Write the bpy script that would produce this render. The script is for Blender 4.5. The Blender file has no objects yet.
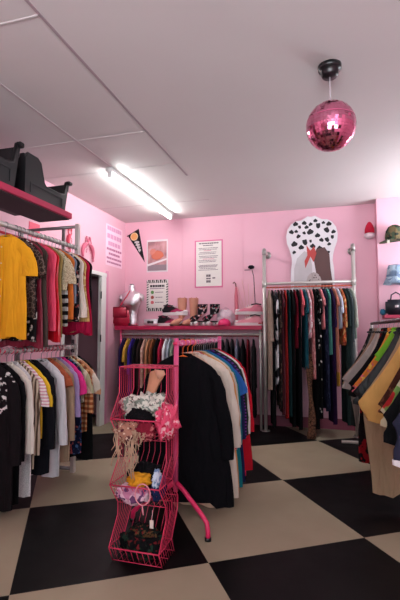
import bpy, bmesh, math, random
from mathutils import Vector, Matrix, noise
C = bpy.context.scene
COL = C.collection
PI = math.pi
rnd = random.Random(7)

# ------------------------------------------------------------------ helpers
def lin(c):
    return tuple(((v / 12.92) if v <= .04045 else ((v + .055) / 1.055) ** 2.4) for v in (x / 255 for x in c))

_mats = {}
def nodes_of(m):
    m.use_nodes = True
    nt = m.node_tree
    nt.nodes.clear()
    out = nt.nodes.new('ShaderNodeOutputMaterial')
    b = nt.nodes.new('ShaderNodeBsdfPrincipled')
    nt.links.new(b.outputs[0], out.inputs[0])
    return nt, b

def plain(name, col, rough=.6, metal=0.0, var=.08, scale=8, bump=0, emit=None, spec=None):
    """a plain procedural material: base colour slightly mottled by noise"""
    key = ('plain', name, col, rough, metal)
    if key in _mats: return _mats[key]
    m = bpy.data.materials.new(name)
    nt, b = nodes_of(m)
    L = nt.links
    tc = nt.nodes.new('ShaderNodeTexCoord')
    n = nt.nodes.new('ShaderNodeTexNoise'); n.inputs['Scale'].default_value = scale; n.inputs['Detail'].default_value = 4
    L.new(tc.outputs['Object'], n.inputs['Vector'])
    mx = nt.nodes.new('ShaderNodeMix'); mx.data_type = 'RGBA'
    c = lin(col)
    mx.inputs[6].default_value = (*[v * (1 - var) for v in c], 1)
    mx.inputs[7].default_value = (*[min(1, v * (1 + var)) for v in c], 1)
    L.new(n.outputs['Fac'], mx.inputs[0])
    L.new(mx.outputs[2], b.inputs['Base Color'])
    b.inputs['Roughness'].default_value = rough
    b.inputs['Metallic'].default_value = metal
    if spec is not None: b.inputs['Specular IOR Level'].default_value = spec
    if bump:
        bp = nt.nodes.new('ShaderNodeBump'); bp.inputs['Strength'].default_value = bump; bp.inputs['Distance'].default_value = .01
        n2 = nt.nodes.new('ShaderNodeTexNoise'); n2.inputs['Scale'].default_value = scale * 6
        L.new(tc.outputs['Object'], n2.inputs['Vector'])
        L.new(n2.outputs['Fac'], bp.inputs['Height']); L.new(bp.outputs[0], b.inputs['Normal'])
    if emit:
        b.inputs['Emission Color'].default_value = (*lin(col), 1)
        b.inputs['Emission Strength'].default_value = emit
    _mats[key] = m
    return m

def cloth(col, pat='plain', col2=(240, 235, 225), col3=None, scale=1.0, rough=.88):
    """woven cloth with a printed or woven pattern"""
    key = ('cloth', col, pat, col2, col3, scale, rough)
    if key in _mats: return _mats[key]
    m = bpy.data.materials.new('cloth_' + pat)
    nt, b = nodes_of(m)
    N = nt.nodes.new; L = nt.links
    tc = N('ShaderNodeTexCoord'); vec = tc.outputs['Object']
    def mix(fac, a, bb):
        x = N('ShaderNodeMix'); x.data_type = 'RGBA'
        for s, v in ((6, a), (7, bb)):
            if isinstance(v, tuple): x.inputs[s].default_value = (*lin(v), 1)
            else: L.new(v, x.inputs[s])
        L.new(fac, x.inputs[0]); return x.outputs[2]
    def ramp(fac, lo, hi, inv=False):
        r = N('ShaderNodeMapRange'); r.inputs[1].default_value = lo; r.inputs[2].default_value = hi
        r.inputs[3].default_value = 1 if inv else 0; r.inputs[4].default_value = 0 if inv else 1
        L.new(fac, r.inputs[0]); return r.outputs[0]
    def vor(sc, feat='F1'):
        v = N('ShaderNodeTexVoronoi'); v.inputs['Scale'].default_value = sc * scale; v.feature = feat
        L.new(vec, v.inputs['Vector']); return v.outputs['Distance']
    def noi(sc, det=3):
        v = N('ShaderNodeTexNoise'); v.inputs['Scale'].default_value = sc * scale; v.inputs['Detail'].default_value = det
        L.new(vec, v.inputs['Vector']); return v.outputs['Fac']
    def wave(axis, sc):
        v = N('ShaderNodeTexWave'); v.wave_type = 'BANDS'; v.bands_direction = axis
        v.inputs['Scale'].default_value = sc * scale; v.inputs['Distortion'].default_value = .3
        L.new(vec, v.inputs['Vector']); return v.outputs['Fac']
    if pat == 'plain':
        c = tuple(min(255, int(v * 1.08)) for v in col)
        out = mix(noi(5), tuple(int(v * .92) for v in col), c)
    elif pat == 'floral':
        out = mix(ramp(noi(16, 2), .54, .58), col, col2)
        out = mix(ramp(noi(23, 1), .62, .66), out, col3 or col)
    elif pat == 'dots':
        out = mix(ramp(vor(26), .24, .3, True), col, col2)
    elif pat == 'spots':
        out = mix(ramp(vor(11), .34, .4, True), col, col2)
    elif pat == 'stripe':
        out = mix(ramp(wave('Z', 9), .45, .55), col, col2)
    elif pat == 'vstripe':
        out = mix(ramp(wave('X', 12), .45, .55), col, col2)
    elif pat == 'tartan':
        out = mix(ramp(wave('Z', 7), .5, .6), col, col2)
        f = N('ShaderNodeMath'); f.operation = 'MULTIPLY'; f.inputs[1].default_value = .6
        L.new(ramp(wave('X', 6), .5, .6), f.inputs[0])
        out = mix(f.outputs[0], out, col3 or (40, 30, 30))
    elif pat == 'leopard':
        out = mix(ramp(vor(30, 'DISTANCE_TO_EDGE'), .05, .09, True), col, col2)
    elif pat == 'lace':
        out = mix(ramp(vor(60, 'DISTANCE_TO_EDGE'), .03, .1, True), col, col2)
    elif pat == 'patch':
        out = mix(ramp(noi(5, 1), .46, .5), col, col2)
        out = mix(ramp(noi(7.3, 1), .58, .6), out, col3 or col)
    L.new(out, b.inputs['Base Color'])
    b.inputs['Roughness'].default_value = rough
    b.inputs['Specular IOR Level'].default_value = .12 if rough > .7 else .4
    bp = N('ShaderNodeBump'); bp.inputs['Strength'].default_value = .25; bp.inputs['Distance'].default_value = .004
    L.new(noi(38, 4), bp.inputs['Height'])
    mp = N('ShaderNodeMapping'); mp.inputs['Scale'].default_value = (1, 1, .22); L.new(vec, mp.inputs[0])
    wn_ = N('ShaderNodeTexNoise'); wn_.inputs['Scale'].default_value = 17; wn_.inputs['Detail'].default_value = 2; wn_.inputs['Distortion'].default_value = .6
    L.new(mp.outputs[0], wn_.inputs['Vector'])
    bq = N('ShaderNodeBump'); bq.inputs['Strength'].default_value = .7; bq.inputs['Distance'].default_value = .035
    L.new(wn_.outputs['Fac'], bq.inputs['Height']); L.new(bp.outputs[0], bq.inputs['Normal']); L.new(bq.outputs[0], b.inputs['Normal'])
    _mats[key] = m
    return m

def obj(name, bm, mat, parent=None, smooth=True, loc=None, rot=None):
    me = bpy.data.meshes.new(name)
    bmesh.ops.recalc_face_normals(bm, faces=bm.faces)
    bm.to_mesh(me); bm.free()
    if smooth:
        for p in me.polygons: p.use_smooth = True
    for mm in (mat if isinstance(mat, (list, tuple)) else [mat]): me.materials.append(mm)
    o = bpy.data.objects.new(name, me); COL.objects.link(o)
    if parent: o.parent = parent
    if loc: o.location = loc
    if rot: o.rotation_euler = rot
    return o

def tag(o, label, cat, group=None, kind=None):
    o['label'] = label; o['category'] = cat
    if group: o['group'] = group
    if kind: o['kind'] = kind
    return o
def thing(name, label, cat, loc=(0, 0, 0), rz=0, group=None, rot=None):
    o = bpy.data.objects.new(name, None); COL.objects.link(o); o.empty_display_size = .05
    o.location = loc; o.rotation_euler = rot or (0, 0, rz)
    return tag(o, label, cat, group)
def struct(name, bm, mat, smooth=False):
    o = obj(name, bm, mat, smooth=smooth); o['kind'] = 'structure'; return o

def BM(): return bmesh.new()
def box(bm, x0, x1, y0, y1, z0, z1, bev=0, mi=0):
    r = bmesh.ops.create_cube(bm, size=1)
    vs = r['verts']
    bmesh.ops.scale(bm, vec=(x1 - x0, y1 - y0, z1 - z0), verts=vs)
    bmesh.ops.translate(bm, vec=((x0 + x1) / 2, (y0 + y1) / 2, (z0 + z1) / 2), verts=vs)
    fs = list({f for v in vs for f in v.link_faces})
    for f in fs: f.material_index = mi
    if bev:
        es = list({e for v in vs for e in v.link_edges})
        bmesh.ops.bevel(bm, geom=es, offset=bev, segments=2, affect='EDGES')
    return bm
def tube(bm, pts, r, n=8, closed=False, caps=True, mi=0, flat=1.0):
    """round bar along a polyline; r a number or a list"""
    pts = [Vector(p) for p in pts]; k = len(pts)
    rs = r if isinstance(r, (list, tuple)) else [r] * k
    rings = []; up = None
    for i, p in enumerate(pts):
        if closed: d = (pts[(i + 1) % k] - pts[i - 1])
        else: d = (pts[min(i + 1, k - 1)] - pts[max(i - 1, 0)])
        if d.length < 1e-9: d = Vector((0, 0, 1))
        d.normalize()
        if up is None:
            up = Vector((0, 0, 1)) if abs(d.z) < .9 else Vector((1, 0, 0))
        u = (up - d * up.dot(d))
        if u.length < 1e-6: u = d.orthogonal()
        u.normalize(); w = d.cross(u); up = u
        rings.append([bm.verts.new(p + (u * math.cos(2 * PI * j / n) + w * math.sin(2 * PI * j / n) * flat) * rs[i]) for j in range(n)])
    for i in range(k if closed else k - 1):
        a, b = rings[i], rings[(i + 1) % k]
        for j in range(n):
            f = bm.faces.new((a[j], a[(j + 1) % n], b[(j + 1) % n], b[j])); f.material_index = mi
    if caps and not closed:
        for ring, rev in ((rings[0], True), (rings[-1], False)):
            f = bm.faces.new(ring[::-1] if rev else ring); f.material_index = mi
    return bm
def lathe(bm, prof, n=24, sx=1, sy=1, ox=0, oy=0, oz=0, caps=True):
    """surface of revolution about z from (radius, z) pairs"""
    rings = []
    for r, z in prof:
        rings.append([bm.verts.new((ox + r * sx * math.cos(2 * PI * j / n), oy + r * sy * math.sin(2 * PI * j / n), oz + z)) for j in range(n)])
    for a, b in zip(rings, rings[1:]):
        for j in range(n): bm.faces.new((a[j], a[(j + 1) % n], b[(j + 1) % n], b[j]))
    if caps:
        for ring in (rings[0], rings[-1]):
            if (ring[0].co - ring[n // 2].co).length > 1e-5: bm.faces.new(ring)
    return bm
def prism(bm, outline, y0, y1, mi=0):
    """outline in (x, z), extruded along y"""
    a = [bm.verts.new((x, y0, z)) for x, z in outline]; b = [bm.verts.new((x, y1, z)) for x, z in outline]
    n = len(a)
    for f in (bm.faces.new(a), bm.faces.new(b[::-1])): f.material_index = mi
    for i in range(n):
        f = bm.faces.new((a[i], b[i], b[(i + 1) % n], a[(i + 1) % n])); f.material_index = mi
    return bm
def blob(bm, c, s, seed=0, amp=.35, freq=3.0, sub=3, lump=True):
    """crumpled lump of cloth"""
    r = bmesh.ops.create_icosphere(bm, subdivisions=sub, radius=1)
    off = Vector((seed * 3.7, seed * 1.3, seed * 5.1))
    for v in r['verts']:
        d = v.co.normalized()
        k = noise.noise(d * freq * .5 + off) * .5
        k += abs(noise.noise(d * freq + off)) * 1.0 - .3
        k += (abs(noise.noise(d * freq * 2.1 + off)) - .2) * .45
        q = d * (1 + amp * k)
        v.co = Vector((c[0] + q.x * s[0], c[1] + q.y * s[1], c[2] + q.z * s[2]))
    return bm

# ------------------------------------------------------------------ camera
cam = bpy.data.cameras.new('camera'); co = bpy.data.objects.new('camera', cam); COL.objects.link(co)
cam.sensor_fit = 'VERTICAL'; cam.sensor_height = 36; cam.lens = 26; cam.clip_start = .05
co.location = (0, 0, 1.30)
co.rotation_euler = (math.radians(90 + 4.09), 0, math.radians(16.6))
C.camera = co

# ------------------------------------------------------------------ setting
XL, YB, ZC = -3.05, 6.12, 3.0
XR, YF = 1.9, -1.6
BX, BY = 0.61, 5.9          # chimney breast
PINK = plain('pink_wall_paint', (230, 175, 191), .6, var=.05, scale=2.5)
PINKT = plain('pink_trim_paint', (214, 140, 168), .5, var=.05)
CEIL = plain('ceiling_paint', (214, 207, 205), .7, var=.04, scale=1.5)
WHITE = plain('white_gloss_paint', (226, 226, 222), .4)
CRIM = plain('crimson_paint', (176, 22, 70), .45, var=.12)
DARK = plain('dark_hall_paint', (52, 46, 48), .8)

def floor_material():
    m = bpy.data.materials.new('checkered_painted_floor'); nt, b = nodes_of(m); N = nt.nodes.new; L = nt.links
    tc = N('ShaderNodeTexCoord')
    def dot(vx, vy, c):
        d = N('ShaderNodeVectorMath'); d.operation = 'DOT_PRODUCT'; d.inputs[1].default_value = (vx, vy, 0)
        L.new(tc.outputs['Object'], d.inputs[0])
        a = N('ShaderNodeMath'); a.operation = 'ADD'; a.inputs[1].default_value = c
        L.new(d.outputs['Value'], a.inputs[0]); return a.outputs[0]
    P0 = (-0.42, 3.936); a1 = math.radians(-56.6); a2 = math.radians(-146.9); s1, s2 = 1.105, 1.032
    e1 = (math.cos(a1) / s1, math.sin(a1) / s1); e2 = (math.cos(a2) / s2, math.sin(a2) / s2)
    u = dot(*e1, -(P0[0] * e1[0] + P0[1] * e1[1])); v = dot(*e2, -(P0[0] * e2[0] + P0[1] * e2[1]))
    def fl(x):
        f = N('ShaderNodeMath'); f.operation = 'FLOOR'; L.new(x, f.inputs[0]); return f.outputs[0]
    s = N('ShaderNodeMath'); s.operation = 'ADD'; L.new(fl(u), s.inputs[0]); L.new(fl(v), s.inputs[1])
    mo = N('ShaderNodeMath'); mo.operation = 'FLOORED_MODULO'; mo.inputs[1].default_value = 2; L.new(s.outputs[0], mo.inputs[0])
    def noi(sc, det):
        n = N('ShaderNodeTexNoise'); n.inputs['Scale'].default_value = sc; n.inputs['Detail'].default_value = det
        L.new(tc.outputs['Object'], n.inputs['Vector']); return n.outputs['Fac']
    def mix(f, a, c):
        x = N('ShaderNodeMix'); x.data_type = 'RGBA'
        for k, q in ((6, a), (7, c)):
            if isinstance(q, tuple): x.inputs[k].default_value = (*lin(q), 1)
            else: L.new(q, x.inputs[k])
        L.new(f, x.inputs[0]); return x.outputs[2]
    w = mix(noi(2.2, 6), (152, 141, 117), (177, 165, 140))
    k = mix(noi(5, 6), (6, 5, 6), (16, 15, 16))
    L.new(mix(mo.outputs[0], w, k), b.inputs['Base Color'])
    r = N('ShaderNodeMapRange'); r.inputs[3].default_value = .32; r.inputs[4].default_value = .6
    L.new(noi(3, 5), r.inputs[0]); L.new(r.outputs[0], b.inputs['Roughness'])
    b.inputs['Specular IOR Level'].default_value = .18
    return m
struct('floor', box(BM(), -4.4, XR + .1, YF - .1, YB + .1, -.1, 0), floor_material())
struct('ceiling', box(BM(), -4.4, XR + .1, YF - .1, YB + .1, ZC, ZC + .1), CEIL)
DY0, DY1, DZ = 4.45, 5.53, 2.12
bm = BM()
box(bm, XL - .12, XL, YF, DY0, 0, ZC); box(bm, XL - .12, XL, DY1, YB, 0, ZC); box(bm, XL - .12, XL, DY0, DY1, DZ, ZC)
struct('wall_left', bm, PINK)
struct('wall_back', box(BM(), -4.4, XR + .1, YB, YB + .1, 0, ZC), PINK)
struct('wall_breast', box(BM(), BX, XR, BY, YB, 0, ZC), PINK)
# right wall with a window near the breast, front wall with a shop window
WY0, WY1, WZ0, WZ1 = 4.5, 5.75, 1.55, 2.75
bm = BM()
box(bm, XR, XR + .12, YF, WY0, 0, ZC); box(bm, XR, XR + .12, WY1, BY, 0, ZC)
box(bm, XR, XR + .12, WY0, WY1, 0, WZ0); box(bm, XR, XR + .12, WY0, WY1, WZ1, ZC)
struct('wall_right', bm, PINK)
FX0, FX1, FZ0, FZ1 = -1.2, 1.6, 1.1, 2.6
bm = BM()
box(bm, XL, FX0, YF - .12, YF, 0, ZC); box(bm, FX1, XR, YF - .12, YF, 0, ZC)
box(bm, FX0, FX1, YF - .12, YF, 0, FZ0); box(bm, FX0, FX1, YF - .12, YF, FZ1, ZC)
struct('wall_front', bm, PINK)
def win_frame(name, bm): return struct(name, bm, WHITE)
bm = BM()
for y in (WY0, (WY0 + WY1) / 2 - .02, WY1 - .05): box(bm, XR + .03, XR + .09, y, y + .05, WZ0, WZ1)
for z in (WZ0, WZ1 - .05): box(bm, XR + .03, XR + .09, WY0, WY1, z, z + .05)
win_frame('window_1', bm)
bm = BM()
for x in (FX0, .42, FX1 - .05): box(bm, x, x + .05, YF - .09, YF - .03, FZ0, FZ1)
for z in (FZ0, FZ1 - .05): box(bm, FX0, FX1, YF - .09, YF - .03, z, z + .05)
win_frame('window_2', bm)
# doorway, dark store room behind it
bm = BM()
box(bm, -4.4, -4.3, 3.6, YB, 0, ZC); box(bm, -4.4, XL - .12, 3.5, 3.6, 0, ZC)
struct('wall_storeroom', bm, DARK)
bm = BM()
box(bm, XL - .04, XL + .015, DY1 - .15, DY1 - .02, 0, DZ - .03, .004)
box(bm, XL - .13, XL + .02, DY0, DY0 + .06, 0, DZ - .03)
box(bm, XL - .13, XL + .02, DY0, DY1 - .02, DZ - .05, DZ)
d = struct('door_1', bm, WHITE)
bm = BM()
for z in (.35, 1.15, 1.75): tube(bm, [(XL + .012, DY1 - .154, z), (XL + .012, DY1 - .154, z + .1)], .009)
obj('hinge', bm, plain('dark_steel', (60, 58, 58), .4, .8), d)
struct('trim_1', box(BM(), XL - .12, XL + .012, DY1 - .02, DY1 + .05, 0, DZ + .04, .003), PINKT)
struct('trim_2', box(BM(), -2.13, -2.10, YB - .006, YB, 0, ZC, .002), PINK)
struct('trim_3', box(BM(), -1.20, -1.17, YB - .006, YB, 0, ZC, .002), PINK)
struct('baseboard_back', box(BM(), XL, BX, YB - .015, YB, 0, .14, .003), plain('dusky_pink_gloss', (140, 62, 84), .45))
# ceiling board joints
SEAM = plain('ceiling_joint', (198, 184, 186), .7)
SEAMD = plain('ceiling_joint_dark', (168, 150, 154), .7)  # darker tone for the long joint nearer the room's middle
k = 4
for x in (-1.46, -2.14):
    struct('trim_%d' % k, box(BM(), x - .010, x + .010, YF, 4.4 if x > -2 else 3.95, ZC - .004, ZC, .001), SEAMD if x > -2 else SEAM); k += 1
for y, x1 in ((1.88, -1.46), (3.3, -1.46), (4.05, -1.46), (5.3, -1.46)):
    struct('trim_%d' % k, box(BM(), XL, x1, y - .006, y + .006, ZC - .004, ZC, .001), CEIL if y != 5.3 else SEAM); k += 1

# ------------------------------------------------------------------ light
w = bpy.data.worlds.new('sky_and_ground_glow'); C.world = w; w.use_nodes = True
bg = w.node_tree.nodes['Background']; bg.inputs[0].default_value = (.88, .94, 1.0, 1); bg.inputs[1].default_value = 1
wn = w.node_tree.nodes; wl = w.node_tree.links
wt = wn.new('ShaderNodeTexCoord'); wx = wn.new('ShaderNodeSeparateXYZ'); wl.new(wt.outputs['Generated'], wx.inputs[0])
wr = wn.new('ShaderNodeMapRange'); wr.inputs[1].default_value = -.12; wr.inputs[2].default_value = .12; wr.inputs[3].default_value = 20; wr.inputs[4].default_value = 7  # stronger glow below the horizon, added to brighten the ceiling through the windows
wl.new(wx.outputs['Z'], wr.inputs[0]); wl.new(wr.outputs[0], bg.inputs[1])
def portal(name, loc, rot, sx, sy):
    l = bpy.data.lights.new(name, 'AREA'); l.shape = 'RECTANGLE'; l.size = sx; l.size_y = sy; l.cycles.is_portal = True
    o = bpy.data.objects.new(name, l); COL.objects.link(o); o.location = loc; o.rotation_euler = rot
portal('window_portal', (XR + .11, (WY0 + WY1) / 2, (WZ0 + WZ1) / 2), (0, PI / 2, 0), WZ1 - WZ0, WY1 - WY0)
portal('shop_window_portal', ((FX0 + FX1) / 2, YF - .11, (FZ0 + FZ1) / 2), (PI / 2, 0, 0), FX1 - FX0, FZ1 - FZ0)

t = thing('fluorescent_light', 'lit white fluorescent strip light on the ceiling', 'ceiling light', (-2.165, 4.87, ZC))
obj('housing', box(BM(), -.035, .035, -.92, .92, -.045, 0, .006), WHITE, t, False)
obj('lamp_tube', tube(BM(), [(0, -.88, -.075), (0, .88, -.075)], .016, 12), plain('lit_tube', (246, 252, 250), .5, emit=62), t)
for y in (-.9, .9):
    obj('tube_holder', box(BM(), -.022, .022, y - .018, y + .018, -.1, -.04, .005), WHITE, t)
obj('end_cap', box(BM(), -.038, .038, -.935, -.9, -.05, 0, .006), WHITE, t)

# ------------------------------------------------------------------ mirror ball
BZ, BR = 2.60, .154
t = thing('mirror_ball', 'pink mirror ball hanging from a black ceiling canopy', 'mirror ball', (.035, 2.8, BZ))
bm = BM()
NU, NV = 44, 24
m1 = plain('pink_mirror_tile', (255, 150, 184), .14, 1.0, var=.2, scale=30)
for j in range(NV):
    for i in range(NU):
        p0, p1 = PI * j / NV, PI * (j + 1) / NV; a0, a1 = 2 * PI * i / NU, 2 * PI * (i + 1) / NU
        q = [Vector((math.sin(p) * math.cos(a), math.sin(p) * math.sin(a), math.cos(p))) for p, a in ((p0, a0), (p1, a0), (p1, a1), (p0, a1))]
        cen = sum(q, Vector()) / 4
        tilt = Matrix.Rotation(rnd.gauss(0, .10), 3, 'X') @ Matrix.Rotation(rnd.gauss(0, .10), 3, 'Y')
        vs = []
        for v in q:
            v2 = cen + (tilt @ (v - cen)) * .95
            vs.append(v2 * BR)
        if j in (0,): vs = [vs[0], vs[1], vs[2]]
        if j == NV - 1: vs = [vs[0], vs[1], vs[3]]
        bm.faces.new([bm.verts.new(v) for v in vs])
obj('mirror_tiles', bm, m1, t, False)
bm = BM(); bmesh.ops.create_uvsphere(bm, u_segments=32, v_segments=16, radius=BR * .975)
obj('core', bm, plain('pink_core', (200, 80, 120), .4, .5), t)
obj('band', lathe(BM(), [(BR * 1.004 * math.sin(a), BR * 1.004 * math.cos(a)) for a in (1.30, 1.33, 1.36)], 48, caps=False), plain('pink_band', (226, 110, 150), .3, .6), t)
obj('cord', tube(BM(), [(0, 0, BR - .01), (0, 0, ZC - BZ - .05)], .003), plain('clear_cord', (190, 180, 186), .4), t)
obj('canopy', lathe(BM(), [(0, ZC - BZ - .075), (.045, ZC - BZ - .075), (.055, ZC - BZ - .06), (.057, ZC - BZ - .03), (.072, ZC - BZ - .028), (.074, ZC - BZ)], 32), plain('black_plastic', (16, 16, 18), .35), t)

# ------------------------------------------------------------------ hangers and garments
BLACKP = plain('black_hanger_plastic', (22, 21, 23), .4)
HM = {'black': BLACKP, 'orange': plain('orange_hanger', (236, 110, 30), .4), 'white': plain('white_hanger', (226, 222, 216), .4),
      'red': plain('red_hanger', (190, 34, 40), .4), 'green': plain('green_hanger', (60, 160, 110), .4), 'wooden': plain('wood_hanger', (160, 108, 62), .5)}
_hproto = {}
def copy_tree(o, parent=None):
    c = o.copy(); COL.objects.link(c)
    if parent: c.parent = parent
    for ch in list(o.children): copy_tree(ch, c)
    return c
def hanger(colname, hook_h, hw, drop, loc, rz, label, group, rail=.016):
    key = (colname, hook_h, round(hw, 2), round(drop, 2), rail)
    if key in _hproto:
        h = copy_tree(_hproto[key]); h.location = loc; h.rotation_euler = (0, 0, rz)
        return tag(h, label, 'hanger', group)
    h = thing('clothes_hanger', label, 'hanger', loc, rz, group)
    m = HM[colname]
    R = rail + .003
    pts = [(R * math.cos(a), 0, -rail + R * math.sin(a)) for a in [PI * .98 - i * PI * 1.34 / 9 for i in range(10)]]
    pts += [(R * .1, 0, -rail - R - .006), (0, 0, -rail - R - .012), (0, 0, -hook_h - .01)]
    obj('hook', tube(BM(), pts, .0025, 6), plain('steel_hook', (170, 170, 172), .3, .9) if colname != 'orange' else m, h)
    n = 7
    arc = [(hw * (i / n), -hook_h - .008 - drop * .93 * (abs(i) / n) ** 1.25) for i in range(-n, n + 1)]
    obj('shoulder_bar', tube(BM(), [(x, 0, z) for x, z in arc], .0075, 8), m, h)
    obj('lower_bar', tube(BM(), [(-hw * .97, 0, arc[0][1] - .004), (hw * .97, 0, arc[0][1] - .004)], .004, 6), m, h)
    _hproto[key] = h
    return h

def sstep(a, b, x):
    t = max(0, min(1, (x - a) / (b - a))); return t * t * (3 - 2 * t)

def garment_body(w, L, drop, th, flare, neck, seed, folds=5, amp=.012, asym=0, lin_sh=False):
    r = random.Random(seed // 1000); seed_r = random.Random(seed)
    zs = [0, -.012] + [-drop * f for f in (.15, .3, .5, .7, .85, 1.0)]
    zs += [-(drop + (L - drop) * f) for f in (.06, .14, .24, .36, .48, .6, .72, .84, .93, 1.0)]
    n = 30; bm = BM(); rings = []
    ph = [r.uniform(0, 6.28) for _ in range(4)]; sway = seed_r.uniform(-.002, .002)
    for z in zs:
        a = -z
        if a <= drop:
            f = a / drop
            g = f ** 1.35 if lin_sh else math.sin(f * PI / 2) ** .95
            hw = neck + (w - neck) * g; d = min(.015, th) + (th - min(.015, th)) * f
            if a == 0: hw = neck * .93
        else:
            f = (a - drop) / (L - drop)
            waist = 1 - .07 * math.sin(PI * min(1, f * 1.6)) if flare > .9 else 1
            hw = w * (waist + (flare - 1) * sstep(.05, 1, f) ); d = th * (1 + .2 * math.sin(PI * min(1, f * 2)) + .15 * f)
        f = max(0, (a - drop) / max(.01, L - drop))
        fa = max(0, min(1.2, (a - drop) / .9)); am = amp * (.25 + 1.2 * fa)
        ring = []
        for j in range(n):
            t = 2 * PI * j / n; c, s = math.cos(t), math.sin(t)
            x = hw * math.copysign(abs(c) ** .85, c); y = d * math.copysign(abs(s) ** .9, s)
            u = x / max(hw, .01)
            q = x / .2; y += am * (math.sin(q * 9.5 + ph[0] + fa * .8) + .6 * math.sin(q * 15.5 + ph[1] - fa)) * (1 if a > drop * .5 else a / drop)
            zz = z + (0 if f < .9 else .012 * math.sin(u * 7 + ph[2]) + asym * u * L * .1)
            if a < 1e-6: zz += (.028 * s if s < 0 else .008 * s)     # neckline lower in front
            ring.append(bm.verts.new((x + sway * f, y, zz)))
        rings.append(ring)
    for a, b in zip(rings, rings[1:]):
        for j in range(n): bm.faces.new((a[j], a[(j + 1) % n], b[(j + 1) % n], b[j]))
    return bm
def sleeve_bm(side, w, drop, Ls, out, r0, r1, th, seed, amp=.009):
    r = random.Random(seed); bm = BM(); n = 14
    # from inside the shoulder, over the shoulder point, then down
    p0 = Vector((w * .66, 0, -drop * .62 - .02)); p1 = Vector((w * .90, 0, -drop * 1.0 - .02))
    pts = [p0, p1]; steps = 7
    for i in range(1, steps + 1):
        f = i / steps
        x = w * .90 + out * math.sin(f * PI / 2 * 1.0) + r.uniform(-.006, .006)
        pts.append(Vector((x, 0, -drop * 1.0 - .02 - Ls * f)))
    rp = random.Random(seed // 1000); ph = [rp.uniform(0, 6.28) for _ in range(4)]
    for p in pts:                                   # the sleeve lies in the same folds as the body beside it
        fa = max(0, min(1.2, (-p.z - drop) / .9)); q = side * min(p.x, w) / .2
        p.y = amp * (.25 + 1.2 * fa) * (math.sin(q * 9.5 + ph[0] + fa * .8) + .6 * math.sin(q * 15.5 + ph[1] - fa))
    rings = []
    for i, p in enumerate(pts):
        d = (pts[min(i + 1, len(pts) - 1)] - pts[max(0, i - 1)]).normalized()
        side_v = Vector((-d.z, 0, d.x)); f = i / (len(pts) - 1)
        rad = (r0 + (r1 - r0) * f) * (.6 if i == 0 else .85 if i == 1 else 1); dep = min(th * 1.1, rad * .7)
        rings.append([bm.verts.new(p + side_v * rad * math.cos(2 * PI * j / n) + Vector((0, 1, 0)) * (dep * math.sin(2 * PI * j / n) * (1 + .22 * math.sin(j * 2.3 + i * 1.7)))) for j in range(n)])
    for a, b in zip(rings, rings[1:]):
        for j in range(n): bm.faces.new((a[j], a[(j + 1) % n], b[(j + 1) % n], b[j]))
    if side < 0: bmesh.ops.scale(bm, vec=(-1, 1, 1), verts=bm.verts)
    return bm

SL = {'none': None, 'cap': (.08, .025, .055, .07), 'short': (.17, .04, .058, .08), 'mid': (.34, .035, .056, .056), 'long': (.52, .025, .056, .046)}
_gseed = [100]; GROUPNO = {}
def garment(name, short, where, group, loc, rz, hc='black', col=(30, 30, 32), pat='plain', col2=(235, 230, 220), col3=None, sc=1.0, w=.205, L=.7,
            sl='none', drop=.125, th=.018, flare=1.0, neck=.062, hook=.10, rough=.88, collar='band', extra=None, out=None, rail=.016, folds=5, amp=.009, coll=None, lin_sh=False):
    """a garment on its own hanger; loc = the point on top of the rail"""
    _gseed[0] += 1; sd = _gseed[0] + 1000 * GROUPNO.setdefault(group, len(GROUPNO) + 1)
    hanger(hc, hook, .075 if lin_sh else w * .84, .03 if lin_sh else drop * .86, loc, rz, hc + ' hanger holding the ' + short, 'hangers ' + where, rail)
    base = L
    t = thing(name, short + ' ' + where, name.replace('_', ' '), (loc[0], loc[1], loc[2] - hook - base), rz, group)
    up = (0, 0, base)
    m = cloth(col, pat, col2, col3, sc, rough)
    obj('bodice' if name in ('dress', 'gown') else 'body', garment_body(w, L, drop, th, flare, neck, sd, folds, amp, 0, lin_sh), m, t, loc=up)
    if SL[sl]:
        Ls, o0, r0, r1 = SL[sl]
        for s in (1, -1):
            obj('sleeve', sleeve_bm(s, w, drop, min(Ls, L * .8), o0 if out is None else out, r0, r1, th, sd + s, amp), m, t, loc=up)
    if collar:
        n = 20; pts = []
        for j in range(n):
            a = 2 * PI * j / n; s = math.sin(a)
            pts.append((neck * .95 * math.cos(a), .0145 * s, -.002 + (.028 * s if s < 0 else .008 * s)))
        bmc = tube(BM(), pts, .005, 6, closed=True)
        obj('collar', bmc, cloth(coll) if coll else m, t, loc=up)
    if extra == 'placket':
        bmp = BM(); box(bmp, -.012, .012, -th * 1.55 - .004, -th * 1.2, -L * .93, -.06, .003)
        pk_ = obj('placket', bmp, m, t, loc=up)
        bmb = BM()
        for k in range(5): lathe(bmb, [(0, -.004), (.006, -.004), (.006, .004), (0, .004)], 8, oy=-th * 1.6, oz=-.09 - k * L * .16)
        obj('buttons', bmb, plain('pearl_button', (210, 205, 200), .3), pk_)
    elif isinstance(extra, tuple) and extra[0] == 'hem':
        bmh = garment_body(w * 1.02, L, drop, th * 1.12, flare, neck, sd, folds, amp, 0, lin_sh)
        bmesh.ops.delete(bmh, geom=[v for v in bmh.verts if v.co.z > -L * (1 - extra[2])], context='VERTS')
        obj('hem', bmh, cloth(extra[1]), t, loc=up)
    elif isinstance(extra, tuple) and extra[0] == 'yoke':
        bmh = garment_body(w * 1.03, L, drop, th * 1.15, flare, neck, sd, folds, amp, 0, lin_sh)
        bmesh.ops.delete(bmh, geom=[v for v in bmh.verts if v.co.z < -L * extra[2] or v.co.z > -.02], context='VERTS')
        obj('embroidery', bmh, cloth(extra[1], 'floral', extra[3], None, 1.6), t, loc=up)
    return t
def pipe_mat(): return plain('galvanised_pipe', (206, 202, 196), .38, .45)
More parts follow.
